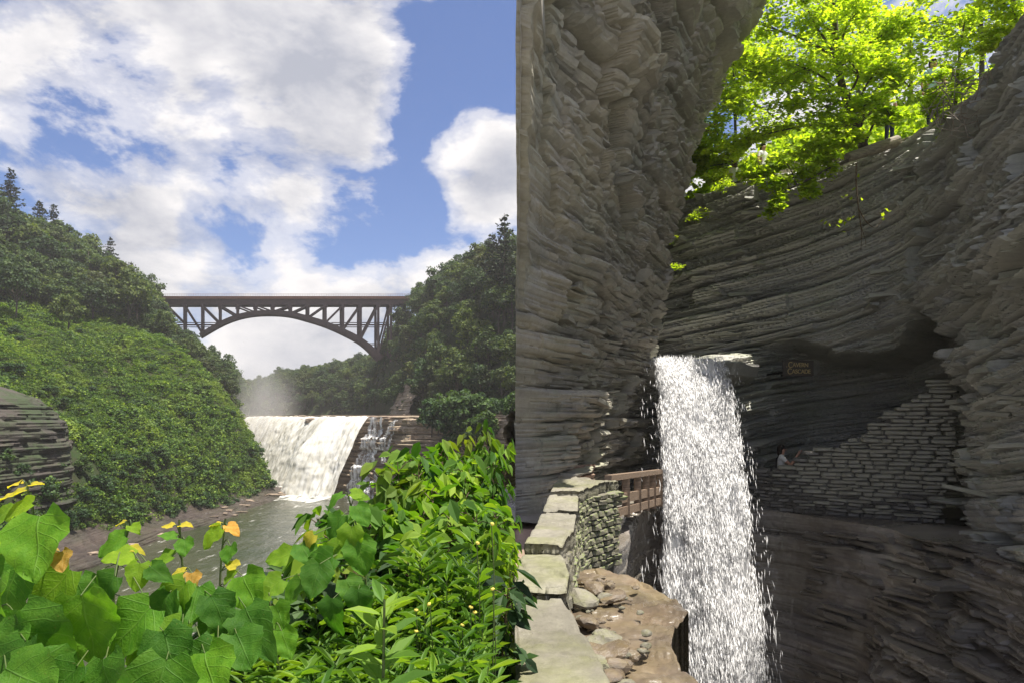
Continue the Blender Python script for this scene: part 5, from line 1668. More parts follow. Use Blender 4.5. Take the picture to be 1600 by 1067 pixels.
# little plants rooted in the cleft
for k, (u, v, Y, lab) in enumerate([(1036, 385, 20.8, 'small bright fern-like plant in the cleft above the cascade'), (1046, 432, 20.3, 'low yellow-green moss plant on the strata above the cascade lip'), (1085, 350, 20.6, 'tuft of pale leaves on the sunlit strata of the rim'), (1052, 300, 21.4, 'small light green bush at the top of the cleft'),
                                     (1125, 305, 19.6, 'small leafy tuft at the rim left of the drooping branch')]):
    b = at(u, v, Y)
    spray_tree('cleft_plant', b, [b, b + np.array((0, -.1, .2)), b + np.array((0, -.25, .35))], .012, [(b + np.array((q * .16, -.25, .15 + .08 * q)), .22) for q in (-1, 0, 1)], 330, .085, lab, 'plant', seed=40 + k, shape='oval')

# hanging bare branch with a few leaves
bt = at(1338, 262, 15.6)
hb_ = empty('hanging_branch', tuple(bt))
tag(hb_, 'thin bare branch with few leaves dangling from the rim log', 'branch')
rel = lambda u, v, Y=15.6: at(u, v, Y) - bt
tubes = [(smooth_path([rel(1338, 255), rel(1338, 290), rel(1342, 330), rel(1346, 365), rel(1345, 392)], 20), np.linspace(.022, .005, 20)),
         (smooth_path([rel(1341, 325), rel(1352, 345), rel(1366, 356), rel(1378, 345), rel(1384, 332)], 14), np.linspace(.014, .004, 14)),
         (smooth_path([rel(1342, 335), rel(1330, 342), rel(1312, 348), rel(1292, 350)], 12), np.linspace(.010, .003, 12)),
         (smooth_path([rel(1340, 312), rel(1328, 310), rel(1318, 308)], 8), np.linspace(.008, .003, 8)),
         (smooth_path([rel(1344, 350), rel(1352, 375), rel(1353, 384)], 8), np.linspace(.009, .003, 8))]
obj('stem', tubes_mesh('stem', tubes, M_twig, 6), hb_)
T_, F_ = LEAF['maple']
leafm = mesh_from('leaf', T_, [np.array(F_)], M_maple)
for (u, v, sc) in [(1290, 349, .13), (1284, 346, .11), (1296, 352, .12), (1313, 347, .13), (1320, 350, .14), (1326, 343, .12), (1333, 340, .12), (1318, 363, .13), (1316, 309, .12), (1322, 306, .1), (1330, 311, .11), (1386, 329, .13), (1390, 331, .11), (1379, 336, .12), (1380, 343, .10), (1334, 296, .12), (1342, 275, .12), (1346, 312, .1), (1310, 354, .12)]:
    obj('leaf', leafm, hb_, rel(u, v, 15.55), (math.radians(rng.uniform(25, 75)), rng.normal(0, .4), rng.uniform(0, 6)), sc)

# the sawn log lying on the rim
a_, b_ = at(1324, 247, 16.35), at(1402, 221, 16.6)
pth = np.linspace(a_, b_, 10)
V, F = tube_arrays(pth - a_, np.linspace(.12, .15, 10) + rng.normal(0, .004, 10), 14)
ca = np.arange(14)[::-1][None, :]; cb = (np.arange(14) + 9 * 14)[None, :]
log = obj('sawn_log', mesh_from('sawn_log', V, [F, ca, cb], M_log, False), None, tuple(a_))
tag(log, 'pale sawn log lying on the cavern rim under the maple', 'log')

# ------------------------------------------------------------------- roots and twigs trailing on the upper rim
tw = []
for k in range(60):
    p = at(rng.uniform(1440, 1610), rng.uniform(120, 200), 13.2)
    tw.append((smooth_path([p, p + rng.normal(0, .25, 3), p + rng.normal(0, .35, 3) + np.array((0, -.1, -.25))], 6), np.linspace(.014, .004, 6)))
o = obj('rim_twigs', tubes_mesh('rim_twigs', tw, M_log, 5))
tag(o, 'tangle of dry twigs and roots on the upper right rim', None, None, 'stuff')


# =================================================================== PEOPLE
def skin_mesh(name, verts, edges, radii, mats, assign, sub=2):
    me = bpy.data.meshes.new(name + '_cage'); me.from_pydata([tuple(v_) for v_ in verts], edges, [])
    o = bpy.data.objects.new(name + '_cage', me); col.objects.link(o)
    md = o.modifiers.new('skin', 'SKIN'); md.use_smooth_shade = True
    sv = me.skin_vertices[0].data
    for k, r in enumerate(radii):
        sv[k].radius = (r, r) if not isinstance(r, tuple) else r
        sv[k].use_root = (k == 0)
    ms = o.modifiers.new('sub', 'SUBSURF'); ms.levels = sub; ms.render_levels = sub
    bpy.context.view_layer.update()
    out = bpy.data.meshes.new_from_object(o.evaluated_get(bpy.context.evaluated_depsgraph_get()))
    bpy.data.objects.remove(o)
    out.name = name; out.materials.clear()
    for m in mats: out.materials.append(m)
    for p in out.polygons:
        p.use_smooth = True; p.material_index = assign(p.center)
    return out


def make_person(name, loc, rz, label, shirt, pants, hair_long, arms, hair_mat=None, scale=1.0):
    """standing figure about 1.65 m; arms = ((elbow, wrist) left, right) in local coordinates, facing -Y"""
    e = empty(name, loc, rz, scale)
    tag(e, label, 'person')
    (le, lw_), (re_, rw_) = arms
    V = [(0, 0, .92), (0, .01, 1.08), (0, .015, 1.25), (0, 0, 1.38), (0, -.01, 1.45), (0, -.02, 1.52), (0, -.02, 1.60),
         (.16, 0, 1.36), le, lw_, (-.16, 0, 1.36), re_, rw_,
         (.09, 0, .86), (.10, -.02, .48), (.10, .01, .09), (.11, -.14, .04),
         (-.09, 0, .86), (-.10, -.02, .48), (-.10, .01, .09), (-.11, -.14, .04)]
    E = [(0, 1), (1, 2), (2, 3), (3, 4), (4, 5), (5, 6), (3, 7), (7, 8), (8, 9), (3, 10), (10, 11), (11, 12), (0, 13), (13, 14), (14, 15), (15, 16), (0, 17), (17, 18), (18, 19), (19, 20)]
    R = [(.14, .10), (.12, .09), (.14, .10), (.13, .08), .052, .085, .088, .058, .042, .03, .058, .042, .03, .085, .058, .042, .035, .085, .058, .042, .035]

    def asg(c):
        if c.z > 1.43: return 0
        if c.z < .93: return 2
        dl = (Vector(le) - c).length; dr_ = (Vector(re_) - c).length
        far_l = (Vector((.16, 0, 1.36)) - c).length; far_r = (Vector((-.16, 0, 1.36)) - c).length
        if min(dl, (Vector(lw_) - c).length) < .16 and far_l > .16: return 0
        if min(dr_, (Vector(rw_) - c).length) < .16 and far_r > .16: return 0
        return 1
    obj('body', skin_mesh('body', V, E, R, [M_skin, shirt, pants], asg), e)
    # head details: nose, ears, eyes, mouth; hair
    bm = bmesh.new()
    bmesh.ops.create_icosphere(bm, subdivisions=3, radius=1)
    for v_ in bm.verts:
        x, y, z = v_.co
        back_ = y > -.25 or z > .45
        v_.co = (x * .098, y * .112 + .005 + (0 if back_ else .035), z * .125 + 1.575 - ((.16 if hair_long else 0) * max(0, -z) if y > -.1 else 0))
    me = bpy.data.meshes.new('hair'); bm.to_mesh(me); bm.free(); me.materials.append(hair_mat or M_hair)
    for p in me.polygons: p.use_smooth = True
    obj('hair', me, e)
    fm = tubes_mesh('nose', [(np.array([(0, -.105, 1.575), (0, -.122, 1.55), (0, -.105, 1.542)]), np.array((.008, .014, .008)))], M_skin, 6)
    obj('nose', fm, e)
    obj('mouth', tubes_mesh('mouth', [(np.array([(-.022, -.100, 1.515), (0, -.106, 1.512), (.022, -.100, 1.515)]), np.array((.003, .006, .003)))], M_red, 5), e)
    for s in (-1, 1):
        obj('eye', tubes_mesh('eye', [(np.array([(s * .032 - .01, -.098, 1.583), (s * .032, -.103, 1.584), (s * .032 + .01, -.098, 1.583)]), np.array((.002, .006, .002)))], M_hair, 5), e)
    for (wr, el, sd) in ((lw_, le, 1), (rw_, re_, -1)):
        wr = np.array(wr); d = wr - np.array(el); d = d / np.linalg.norm(d)
        sidev = np.cross(d, np.array((0, -1, .3))); sidev /= np.linalg.norm(sidev)
        nrm_ = np.cross(sidev, d)
        tb = [(np.array([wr - d * .01, wr + d * .05, wr + d * .085]), np.array((.022, .036, .030)))]
        for q, ln in zip((-1.5, -.5, .5, 1.5), (.06, .075, .07, .055)):
            b0 = wr + d * .08 + sidev * q * .016
            tb.append((np.array([b0, b0 + d * ln * .5 + nrm_ * .008, b0 + d * ln * .8 + nrm_ * .03]), np.array((.009, .0085, .007))))
        b0 = wr + d * .03 + sidev * .03 * sd
        tb.append((np.array([b0, b0 + d * .03 + sidev * .02 * sd, b0 + d * .06 + sidev * .02 * sd + nrm_ * .015]), np.array((.011, .010, .008))))
        obj('hand', tubes_mesh('hand', tb, M_skin, 6), e)
    return e


px_ = at(1221, 697, 17.0)
zfl = px_[2] + .06 - 1.70 * 1.0
pz = make_person('person', (px_[0], 17.0, zfl), math.radians(66), 'person in white shirt with black shoulder strap raising a phone behind the stone wall', M_white, M_navy, True,
                 (((.17, -.22, 1.14), (.09, -.40, 1.42)), ((-.17, -.24, 1.16), (-.01, -.41, 1.45))))
obj('shoulder_strap', tubes_mesh('shoulder_strap', [(np.array([(.13, .02, 1.44), (.09, -.12, 1.36), (-.02, -.145, 1.18), (-.14, -.12, .98), (-.16, 0, .92), (-.08, .13, 1.05), (.06, .13, 1.3), (.13, .02, 1.44)]), .014)], M_strap, 6), pz)
ph_ = obj('phone', box_mesh('phone', .075, .012, .155, M_phone, .005))
mw = Matrix.Translation((px_[0], 17.0, zfl)) @ Matrix.Rotation(math.radians(66), 4, 'Z')
ph_.matrix_world = mw @ Matrix.Translation((.04, -.46, 1.56)) @ Matrix.Rotation(math.radians(-8), 4, 'X')
tag(ph_, 'phone held up by the person behind the stone wall', 'phone')
dn = (((.24, -.02, 1.12), (.25, -.10, .86)), ((-.24, -.02, 1.12), (-.25, -.10, .86)))
for (u, v, Y, rz, shirt, hairm, lab) in [(1192, 224, 20.9, .5, M_white, M_hair, 'person in white shirt on the rim path below the maple'),
                                         (1147, 250, 21.7, 0, M_white, M_white, 'person with pale hat farther along the rim path'),
                                         (1064, 312, 23.4, -.6, M_red, M_hair, 'person in red top at the far end of the rim path'),
                                         (1058, 316, 23.9, .3, M_blue, M_hair, 'person in blue top beside the red-topped person'),
                                         (1389, 132, 17.2, .4, M_white, M_hair, 'person in white half hidden by leaves on the upper slope'),
                                         (1458, 92, 15.95, -.3, M_pale, M_hair, 'person in pale blue glimpsed behind the young feathery tree')]:
    p = at(u, v, Y)
    make_person('person', (p[0], Y, p[2] - 1.70), rz, lab, shirt, M_navy, False, dn, hairm)


# =================================================================== FOREGROUND PLANTS
def heart_leaf(name, mat, seed, curl=.25, nl=9):
    """broad heart-shaped leaf along +Y from the petiole at the origin, length 1"""
    r = np.random.default_rng(seed)
    t = np.linspace(0, 1, nl + 5)
    wid = .50 * np.minimum(1, .45 + 2.6 * t) * np.maximum(0, 1 - t ** 1.9) ** .72
    wid[-1] = .0; wid = wid * (1 + .035 * np.sign(np.sin(np.arange(len(t)) * 2.6)))
    lobe = np.array([0.0, .5, 1.0])
    rows = []
    q = np.array([-1, -.66, -.33, 0, .33, .66, 1])
    side_b = .06 * r.normal()
    for k, tt in enumerate(t):
        y = tt - (.14 * np.abs(q) ** 1.5 * max(0, 1 - tt * 3.4) * 1.0)
        x = q * wid[k]
        z = .16 * np.abs(q) * wid[k] * 1.2 - curl * tt * tt + .035 * np.sin(q * 5 + tt * 9 + seed) + .05 * np.sin(tt * 14 + seed * 2.1) * np.abs(q) ** 2 * wid[k] * 2 + side_b * q * tt
        rows.append(np.stack([x, np.broadcast_to(y, q.shape), z], -1))
    G = np.array(rows)
    me = grid_mesh(name, G, mat, True)
    uv = me.uv_layers.new(name='UVMap')
    U_ = np.stack(np.broadcast_arrays(q[None, :] * .5 + .5, t[:, None]), -1).reshape(-1, 2)
    li = np.zeros(len(me.loops), np.int32); me.loops.foreach_get('vertex_index', li)
    uv.data.foreach_set('uv', U_[li].astype(np.float32).ravel())
    return me


def leaf_mat(name, c1, c2, vein, trans=.45):
    m, t = new_mat(name)
    uvn = t.n('ShaderNodeUVMap', uv_map='UVMap'); sp_ = t.n('ShaderNodeSeparateXYZ', {0: uvn.outputs[0]})
    ax_ = t.math('ABSOLUTE', t.math('SUBTRACT', sp_.outputs[0], .5))
    mid_ = t.ramp(ax_, [(0.0, 1.0), (.022, 0.0)])
    ph = t.math('FRACT', t.math('MULTIPLY', t.math('SUBTRACT', sp_.outputs[1], t.math('MULTIPLY', ax_, .62)), 6.0))
    sv_ = t.ramp(t.math('ABSOLUTE', t.math('SUBTRACT', ph, .5)), [(0.0, .8), (.07, 0.0)])
    vn = t.math('MAXIMUM', mid_, sv_)
    oi = t.n('ShaderNodeObjectInfo'); ob = t.n('ShaderNodeTexCoord').outputs['Object']
    c = t.mix(t.ramp(t.noise(ob, 5.0, 4), [(.3, 0.0), (.7, 1.0)]), c1, c2)
    c = t.mix(1.0, c, t.ramp(oi.outputs['Random'], [(0, (.7, .78, .8)), (.6, (1, 1, 1)), (1, (1.35, 1.2, .9))]), 'MULTIPLY')
    spots = t.ramp(t.noise(ob, 22.0, 2), [(.70, 0.0), (.76, .6)])
    c = t.mix(spots, c, (.20, .13, .04))
    c = t.mix(t.math('MULTIPLY', vn, .3), c, vein)
    cell = t.noise(ob, 30.0, 3)
    bp = t.n('ShaderNodeBump', {'Strength': .35, 'Distance': .02, 'Height': t.math('SUBTRACT', t.math('MULTIPLY', cell, .4), vn)})
    p = t.n('ShaderNodeBsdfPrincipled', {'Base Color': c, 'Roughness': .58, 'Specular IOR Level': .22, 'Normal': bp.outputs[0]})
    tr = t.n('ShaderNodeBsdfTranslucent', {'Color': t.mix(1.0, c, (1.45, 1.5, .6), 'MULTIPLY')})
    finish(t, t.n('ShaderNodeMixShader', {0: trans, 1: p.outputs[0], 2: tr.outputs[0]}).outputs[0])
    return m


M_hl = [leaf_mat('broad_leaf_green', (.065, .19, .014), (.115, .26, .022), (.22, .36, .08), .5),
        leaf_mat('broad_leaf_dark', (.045, .14, .012), (.08, .19, .018), (.14, .26, .06), .48),
        leaf_mat('broad_leaf_lime', (.14, .28, .015), (.21, .35, .025), (.33, .45, .10), .55),
        leaf_mat('broad_leaf_yellow', (.50, .42, .03), (.62, .50, .05), (.7, .62, .2), .5),
        leaf_mat('broad_leaf_orange', (.52, .24, .035), (.62, .38, .10), (.7, .5, .2), .45)]
HL = [[heart_leaf('leaf', M_hl[k], 10 * k + q, c) for q, c in enumerate((.05, .2, .35, .55, .8, -.15))] for k in range(5)]


def orient(normal, tipdir):
    n = Vector(normal).normalized(); y = Vector(tipdir); y = (y - n * y.dot(n)).normalized(); x = y.cross(n)
    return Matrix((x, y, n)).transposed().to_euler()


def broad_plant(top, foot_dx, leaves, label, seed):
    """stem from ground to top point; leaves = list of (u, v, Y, length, tip angle deg in picture plane, colour, facing)"""
    r = np.random.default_rng(seed)
    top = np.array(top); foot = top + np.array((foot_dx, .15, 0)); foot[2] = np.interp(foot[1], [1.0, 8], [-1.62, -3.1])
    e = empty('broadleaf_plant', tuple(foot))
    pth = smooth_path([foot, foot * .55 + top * .45 + np.array((r.normal(0, .03), 0, 0)), foot * .2 + top * .8 + np.array((r.normal(0, .03), 0, 0)), top], 24)
    tubes = [(pth - foot, np.linspace(.0065, .0028, 24))]
    for (u, v, Y, ln, ang, ck, fac) in leaves:
        p = at(u, v, Y); ln = ln * (.62 if (v < 905 and 150 < u < 420) else .74)
        k = int(np.argmin(np.linalg.norm(pth[:, [0, 2]] - p[[0, 2]] - np.array((0, -.03)), axis=1)))
        k = max(2, min(23, k))
        tubes.append((smooth_path([pth[k], (pth[k] + p) / 2 + np.array((0, 0, .02)), p], 7) - foot, np.linspace(.0020, .0014, 7)))
        a = math.radians(ang)
        tip = (math.cos(a), r.normal(-.1, .2), math.sin(a))
        nrm_ = (r.normal(0, .25) + .1 * math.cos(a), -1.0 * fac, (1 - fac) * 1.1 + r.normal(.25, .15))
        obj('leaf', HL[ck][int(r.integers(0, 6))], e, tuple(p - foot), orient(nrm_, tip), ln * float(r.uniform(.92, 1.08)))
    obj('stem', tubes_mesh('stem', tubes, M_greenstem, 6), e)
    return tag(e, label, 'plant')


# u, v of the petiole end, distance, leaf length, direction of the tip, colour, how much it faces the camera
broad_plant(at(40, 752, 1.75), .10, [(38, 765, 1.72, .075, -110, 3, .5), (30, 756, 1.75, .05, 150, 3, .3), (48, 757, 1.75, .05, 10, 3, .3), (50, 786, 1.7, .11, 215, 2, .55), (62, 806, 1.62, .22, -75, 0, .92), (95, 862, 1.6, .085, -60, 4, .8), (85, 868, 1.66, .075, 175, 4, .6), (20, 800, 1.8, .1, 200, 2, .6), (110, 890, 1.72, .2, 235, 2, .75), (28, 880, 1.66, .2, -100, 0, .85), (120, 905, 1.8, .17, -60, 1, .8), (8, 855, 1.7, .11, 160, 2, .7)],
            'broad-leaved plant with one large heart leaf and yellow tip at far left', 1)
broad_plant(at(-5, 905, 1.6), .05, [(0, 905, 1.55, .22, -80, 0, .85), (25, 960, 1.5, .26, -60, 1, .85), (-10, 980, 1.5, .2, -40, 0, .8), (40, 1000, 1.46, .2, -95, 1, .85), (10, 1045, 1.4, .2, -30, 1, .7), (60, 1035, 1.44, .17, -20, 0, .6), (-10, 850, 1.6, .1, 80, 2, .6)],
            'broad-leaved plant cut off by the left edge of the view', 2)
broad_plant(at(205, 812, 1.85), .06, [(195, 815, 1.85, .05, 175, 3, .3), (205, 820, 1.84, .07, -45, 2, .6), (196, 838, 1.82, .13, 220, 0, .6), (203, 855, 1.8, .06, 10, 3, .5), (210, 868, 1.78, .12, 215, 2, .5), (220, 880, 1.75, .13, -100, 2, .8), (235, 885, 1.75, .11, -40, 1, .7), (126, 930, 1.55, .23, -78, 0, .95), (95, 975, 1.6, .16, -70, 2, .9), (180, 900, 1.62, .15, 230, 1, .8), (235, 950, 1.6, .2, 235, 0, .9), (255, 985, 1.56, .18, -70, 1, .85), (165, 1030, 1.45, .22, -60, 1, .85), (120, 1040, 1.45, .2, -120, 1, .85)],
            'broad-leaved plant with a huge hanging heart leaf left of centre', 3)
broad_plant(at(280, 812, 1.95), .05, [(270, 822, 1.94, .06, 190, 3, .3), (282, 820, 1.95, .06, -20, 3, .3), (288, 842, 1.9, .10, -80, 0, .8), (276, 838, 1.92, .08, 170, 0, .4), (270, 868, 1.88, .13, 205, 2, .5), (290, 890, 1.85, .06, 195, 3, .4), (300, 895, 1.83, .10, -70, 4, .8), (310, 915, 1.8, .16, -95, 0, .85), (290, 910, 1.78, .17, 235, 2, .85), (265, 925, 1.75, .14, -100, 1, .8), (330, 930, 1.75, .15, -60, 1, .8), (285, 975, 1.65, .2, 240, 2, .6), (300, 1000, 1.6, .2, -85, 1, .85), (260, 1030, 1.5, .22, -100, 1, .85), (320, 1020, 1.55, .2, -60, 0, .8)],
            'broad-leaved plant with orange withered leaf in the middle of the row', 4)
broad_plant(at(352, 810, 2.05), .05, [(345, 818, 2.05, .06, 175, 3, .25), (355, 820, 2.04, .08, -25, 4, .6), (345, 825, 2.03, .12, 230, 2, .8), (360, 852, 2.0, .12, -70, 0, .7), (370, 885, 1.95, .07, 130, 3, .6), (368, 890, 1.95, .08, -95, 2, .6), (380, 900, 1.9, .22, -52, 0, .75), (355, 930, 1.85, .13, -130, 0, .8), (345, 950, 1.8, .16, -100, 1, .85), (385, 950, 1.78, .18, -60, 1, .6), (370, 990, 1.7, .17, -50, 1, .6), (340, 1010, 1.6, .18, -110, 0, .8)],
            'tall broad-leaved plant with yellow top leaves over the water', 5)
broad_plant(at(543, 770, 2.6), .06, [(535, 772, 2.6, .10, 195, 0, .4), (548, 770, 2.6, .10, -15, 2, .6), (556, 778, 2.6, .09, 10, 2, .4), (556, 790, 2.55, .14, -70, 0, .8), (535, 805, 2.55, .15, 235, 0, .85), (550, 822, 2.5, .15, -95, 2, .8), (560, 842, 2.5, .19, -80, 0, .95), (535, 850, 2.5, .16, 230, 2, .7), (520, 870, 2.45, .18, 215, 0, .7), (470, 850, 2.5, .14, -60, 0, .85), (455, 865, 2.5, .13, 200, 2, .6), (490, 835, 2.5, .1, 230, 3, .6), (500, 880, 2.4, .17, -100, 1, .8), (540, 905, 2.4, .16, -60, 1, .85), (470, 905, 2.4, .15, -100, 1, .8), (560, 920, 2.35, .15, -80, 1, .8), (440, 905, 2.4, .14, -140, 2, .6), (520, 935, 2.3, .15, -80, 1, .8)],
            'tall broad-leaved plant in the centre with paired hanging leaves', 6)
broad_plant(at(420, 930, 2.1), .05, [(420, 930, 2.1, .14, 210, 2, .6), (430, 945, 2.1, .14, -60, 1, .8), (410, 960, 2.0, .15, -110, 0, .8), (395, 975, 1.9, .15, -140, 1, .8), (440, 985, 2.0, .14, -60, 0, .7)],
            'low broad-leaved plant between the tall row and the weeds', 7)


# leafy shrubs climbing to the right
def shrub_proto(seed, h=1.0, n=240, leaf=.085, mat=None, shape='oval', stems=4):
    r = np.random.default_rng(seed)
    tubes = []; Cs = []; Ns = []; Rs = []; tops = []
    for k in range(stems):
        a = r.uniform(0, 6.28); lean = r.uniform(.05, .32)
        e = np.array((math.cos(a) * lean, math.sin(a) * lean, r.uniform(.72, 1.0))) * h
        p = smooth_path([(0, 0, 0), e * .5 + r.normal(0, .03, 3), e], 16)
        tubes.append((p, np.linspace(.010, .0025, 16) * h))
        m = n // stems
        t = r.uniform(.22, 1.0, m) ** .8
        c = np.stack([np.interp(t, np.linspace(0, 1, 16), p[:, q]) for q in range(3)], 1)
        aa = r.uniform(0, 6.28, m); ln = (.06 + .16 * (1 - t) + .04 * r.random(m)) * h ** .5
        d = np.stack([np.cos(aa), np.sin(aa), r.uniform(-.1, .6, m)], 1)
        cc_ = c + d * ln[:, None]
        for q in range(0, m, 3):
            tubes.append((np.array([c[q], (c[q] + cc_[q]) / 2 + np.array((0, 0, .01)), cc_[q]]), np.array((.003, .002, .0012))))
        Cs.append(cc_); Rs.append(d + np.array((0, 0, -.25))); Ns.append(np.stack([r.normal(0, .35, m) + .35 * np.cos(aa), r.normal(-.2, .35, m) + .35 * np.sin(aa), np.ones(m)], 1))
        tops.append(e)
    C = np.concatenate(Cs); N = np.concatenate(Ns); Ro = np.concatenate(Rs)
    V, F = leaf_cloud(C, N, leaf * r.uniform(.6, 1.3, len(C)), shape, r, Ro)
    return tubes_mesh('stems', tubes, M_twig, 5), mesh_from('foliage', V, [F], mat or M_shrub), tops


SH = [shrub_proto(700 + k, 1.0, 300, .105, M_shrub, 'oval', 4) for k in range(5)]
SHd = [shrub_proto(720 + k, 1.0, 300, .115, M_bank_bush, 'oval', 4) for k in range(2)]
T_, F_ = LEAF['oval']
big_leaf = [mesh_from('leaf', T_ * np.array((1.25, 1, 1)), [np.array(F_)], m) for m in (M_shrub, M_shrub, M_weed)]


def shrub(u, v, Y, k, label, dark=False, group=None, name='leafy_shrub', protos=None, nl=14, wide=1.0):
    top = at(u, v, Y); g = np.interp(Y, [1.0, 8, 14], [-1.62, -3.1, -6])
    h = max(.4, top[2] - g)
    pr = (protos or (SHd if dark else SH)); pr = pr[k % len(pr)]
    e = empty(name, (top[0], Y, g), float(rng.uniform(0, 6.28)))
    ws = wide * (0.75 + .25 * h)
    e.scale = (ws, ws, h)
    obj('stems', pr[0], e); obj('foliage', pr[1], e)
    for q in range(nl):
        tp = pr[2][q % len(pr[2])]
        a = rng.uniform(0, 6.28); f = rng.uniform(.55, 1.02)
        p = np.array(tp) * f + np.array((math.cos(a), math.sin(a), 0)) * .09
        o = obj('leaf', big_leaf[q % 3], e, tuple(p), orient((.4 * math.cos(a), .4 * math.sin(a) - .2, 1), (math.cos(a), math.sin(a), -.2)))
        s_ = rng.uniform(.09, .15); o.scale = (s_ / ws, s_ / ws, s_ / h)
    return tag(e, label, 'shrub', group)


spec = [(655, 712, 4.6), (700, 700, 5.0), (745, 690, 5.4), (778, 668, 5.8), (720, 735, 4.6), (760, 725, 4.8), (785, 712, 5.0), (690, 745, 4.4), (650, 765, 4.2), (615, 765, 4.1), (590, 800, 3.8), (630, 805, 3.8), (675, 790, 4.0), (720, 780, 4.1), (765, 775, 4.2), (788, 790, 3.9), (600, 840, 3.4), (645, 845, 3.4), (690, 835, 3.5), (735, 825, 3.6), (775, 835, 3.5), (580, 775, 4.2), (788, 745, 4.4)]
labs = {0: 'young tree shoot with whorled leaves standing above the shrubs', 3: 'tallest light green shrub against the right hillside', 9: 'bright yellow-topped shrub at the left end of the thicket'}
for k, (u, v, Y) in enumerate(spec):
    u = u if u < 680 else 680 + (u - 680) * .33
    shrub(u - rng.uniform(0, 6), v, Y, k, labs.get(k, 'leafy green shrub in the thicket on the near bank'), False, None if k in labs else 'shrubs of the near thicket')
for k, (u, v, Y, wd_) in enumerate([(758, 672, 5.8, .6), (772, 688, 5.4, .5), (750, 705, 5.2, .6), (776, 735, 4.8, .42), (778, 780, 4.3, .38), (778, 840, 3.7, .35)]):
    shrub(u, v, Y, k, 'upright leafy shoot at the right end of the near thicket beside the rock', False, 'upright shoots beside the rock', nl=12, wide=wd_)
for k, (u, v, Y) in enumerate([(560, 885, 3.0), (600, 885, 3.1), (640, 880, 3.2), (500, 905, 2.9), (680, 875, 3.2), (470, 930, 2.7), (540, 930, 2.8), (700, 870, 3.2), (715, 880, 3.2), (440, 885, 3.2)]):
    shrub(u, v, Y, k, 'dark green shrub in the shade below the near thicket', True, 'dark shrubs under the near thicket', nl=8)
# loose pinnate sprig right of the row, over the water
shrub(455, 820, 3.0, 1, 'thin sprig of small leaves beside the water', False, None, nl=4, wide=.8)

# narrow-leaved weeds at the bottom
WP = []
for k in range(5):
    r = np.random.default_rng(760 + k); tubes = []; Cs = []; Ns = []; Ro = []
    for q in range(5):
        a = r.uniform(0, 6.28); e_ = np.array((math.cos(a) * .16, math.sin(a) * .16, r.uniform(.75, 1.0)))
        p = smooth_path([(e_[0] * .2, e_[1] * .2, 0), e_ * .5, e_], 14); tubes.append((p, np.linspace(.005, .002, 14)))
        m = 46; t = np.linspace(.2, 1, m); c = np.stack([np.interp(t, np.linspace(0, 1, 14), p[:, z_]) for z_ in range(3)], 1)
        aa = np.arange(m) * 2.4 + r.normal(0, .2, m)
        d = np.stack([np.cos(aa), np.sin(aa), .35 + .9 * t ** 4], 1)
        Cs.append(c); Ro.append(d); Ns.append(np.stack([-np.cos(aa) * .4, -np.sin(aa) * .4, np.ones(m)], 1))
    C = np.concatenate(Cs)
    V, F = leaf_cloud(C, np.concatenate(Ns), r.uniform(.09, .17, len(C)), 'long', r, np.concatenate(Ro))
    WP.append((tubes_mesh('stems', tubes, M_greenstem, 5), mesh_from('foliage', V, [F], M_weed), [np.array((0, 0, .9))]))
wspec = []
for k in range(70):
    u = rng.uniform(400, 745); v = rng.uniform(900, 1060) if u > 520 else rng.uniform(955, 1075)
    wspec.append((u, v, np.interp(v, [890, 1060], [2.9, 2.05]) + rng.normal(0, .1)))
for k in range(12):
    wspec.append((rng.uniform(660, 740), rng.uniform(850, 920), rng.uniform(2.7, 3.1)))
for k, (u, v, Y) in enumerate(wspec):
    top = at(u, v, Y); g = np.interp(Y, [1.0, 8], [-1.62, -3.1]); h = max(.35, top[2] - g)
    e = empty('narrow_leaved_weed', (top[0], Y, g), float(rng.uniform(0, 6.28))); e.scale = (.8, .8, h * 1.02)
    pr = WP[k % 5]
    obj('stems', pr[0], e); obj('foliage', pr[1], e)
    tag(e, 'narrow-leaved bright green weed in the bottom foreground', 'plant', 'narrow-leaved weeds of the foreground')
# a paler large-leaved seedling in the middle of the bottom edge
e = empty('lance_leaf_seedling', tuple(at(598, 1120, 1.9)))
tag(e, 'pale green seedling with large lance leaves at the bottom centre', 'plant')
T_, F_ = LEAF['long']
lm = mesh_from('leaf', T_ * np.array((1.9, 1, 1)), [np.array(F_)], M_weed)
obj('stem', tubes_mesh('stem', [(np.array([(0, 0, -.5), (0, 0, 0), (.005, 0, .35)]), np.array((.008, .006, .004)))], M_greenstem, 6), e)
for q in range(15):
    a = q * 2.4; f = q / 15
    obj('leaf', lm, e, (0, 0, .08 + .28 * f), orient((-.5 * math.cos(a), -.5 * math.sin(a) - .3, 1), (math.cos(a), math.sin(a), .3 + f)), .17 - .07 * f)
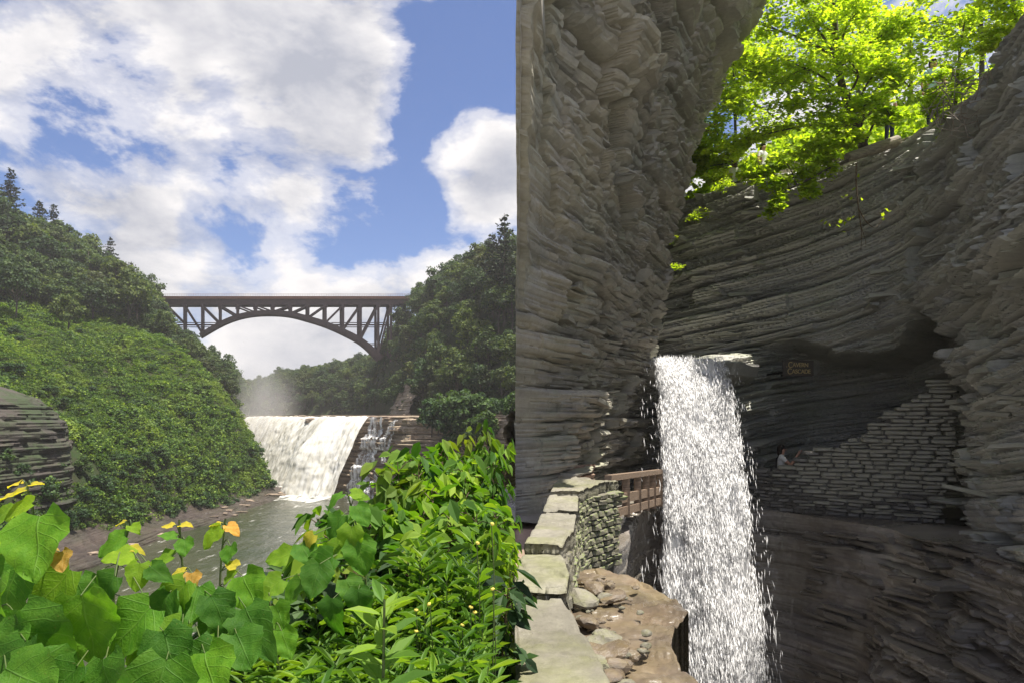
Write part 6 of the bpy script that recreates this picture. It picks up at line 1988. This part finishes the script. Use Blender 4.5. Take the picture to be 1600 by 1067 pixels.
# small yellow flower heads among the weeds
fm_ = tubes_mesh('flower', [(np.array([(0, 0, 0), (0, 0, .008), (0, 0, .016)]), np.array((.004, .014, .006)))], M_hl[3], 7)
bm = None
M_flower = flat('flower_yellow', (.75, .62, .12), .7)
fm_.materials.clear(); fm_.materials.append(M_flower)
for (u, v) in [(650, 955), (742, 958), (722, 978), (525, 975), (745, 850), (768, 820), (770, 922), (672, 945), (650, 988), (735, 950)]:
    p = at(u, v, 2.35)
    e = empty('small_flower', tuple(p), 0)
    obj('flower_head', fm_, e, None, (rng.normal(0, .3), rng.normal(0, .3), 0), 0.7)
    obj('stem', tubes_mesh('stem', [(np.array([(0, 0, 0), (.01, .02, -.2), (.0, .05, -.7)]), np.array((.002, .002, .003)))], M_greenstem, 5), e)
    tag(e, 'small pale yellow flower among the foreground weeds', 'flower', 'yellow flowers among the weeds')

# =================================================================== AIR
def haze_box(x0, x1, y0, y1, z0, z1, dens, color):
    me = box_mesh('haze', x1 - x0, y1 - y0, z1 - z0, None) if False else None
    m, t = new_mat('haze_air')
    pv = t.n('ShaderNodeVolumePrincipled', {'Color': color, 'Density': dens, 'Anisotropy': .35})
    t.n('ShaderNodeOutputMaterial', {'Volume': pv.outputs[0]})
    b = box_mesh('haze', x1 - x0, y1 - y0, z1 - z0, m)
    o = obj('haze', b, None, ((x0 + x1) / 2, (y0 + y1) / 2, (z0 + z1) / 2))
    tag(o, 'thin pale summer haze in the gorge air', None, None, 'stuff')


haze_box(-1000, 600, -40, 1560, -30, 130, 0.00025, (.93, .90, .92))
# spray rising from the big falls
m, t = new_mat('falls_spray_air')
ob = t.n('ShaderNodeTexCoord').outputs['Object']
ln_ = t.n('ShaderNodeVectorMath', {0: ob}, operation='LENGTH').outputs['Value']
fo = t.ramp(ln_, [(.15, 1.0), (.95, 0.0)], 'EASE')
nz = t.ramp(t.noise(t.mapping(ob, (1.6, 1.6, .8)), 1.0, 4), [(.35, .15), (.7, 1.0)])
dn_ = t.math('MULTIPLY', t.math('MULTIPLY', fo, nz), .06)
pv = t.n('ShaderNodeVolumePrincipled', {'Color': (.97, .95, .95), 'Density': dn_, 'Anisotropy': .2})
t.n('ShaderNodeOutputMaterial', {'Volume': pv.outputs[0]})
bm = bmesh.new(); bmesh.ops.create_icosphere(bm, subdivisions=3, radius=1); me = bpy.data.meshes.new('falls_mist'); bm.to_mesh(me); bm.free(); me.materials.append(m)
mist = obj('falls_mist', me, None, (-97, 246, 0), None, (20, 14, 30))
tag(mist, 'white spray drifting up from the foot of the big waterfall', None, None, 'stuff')
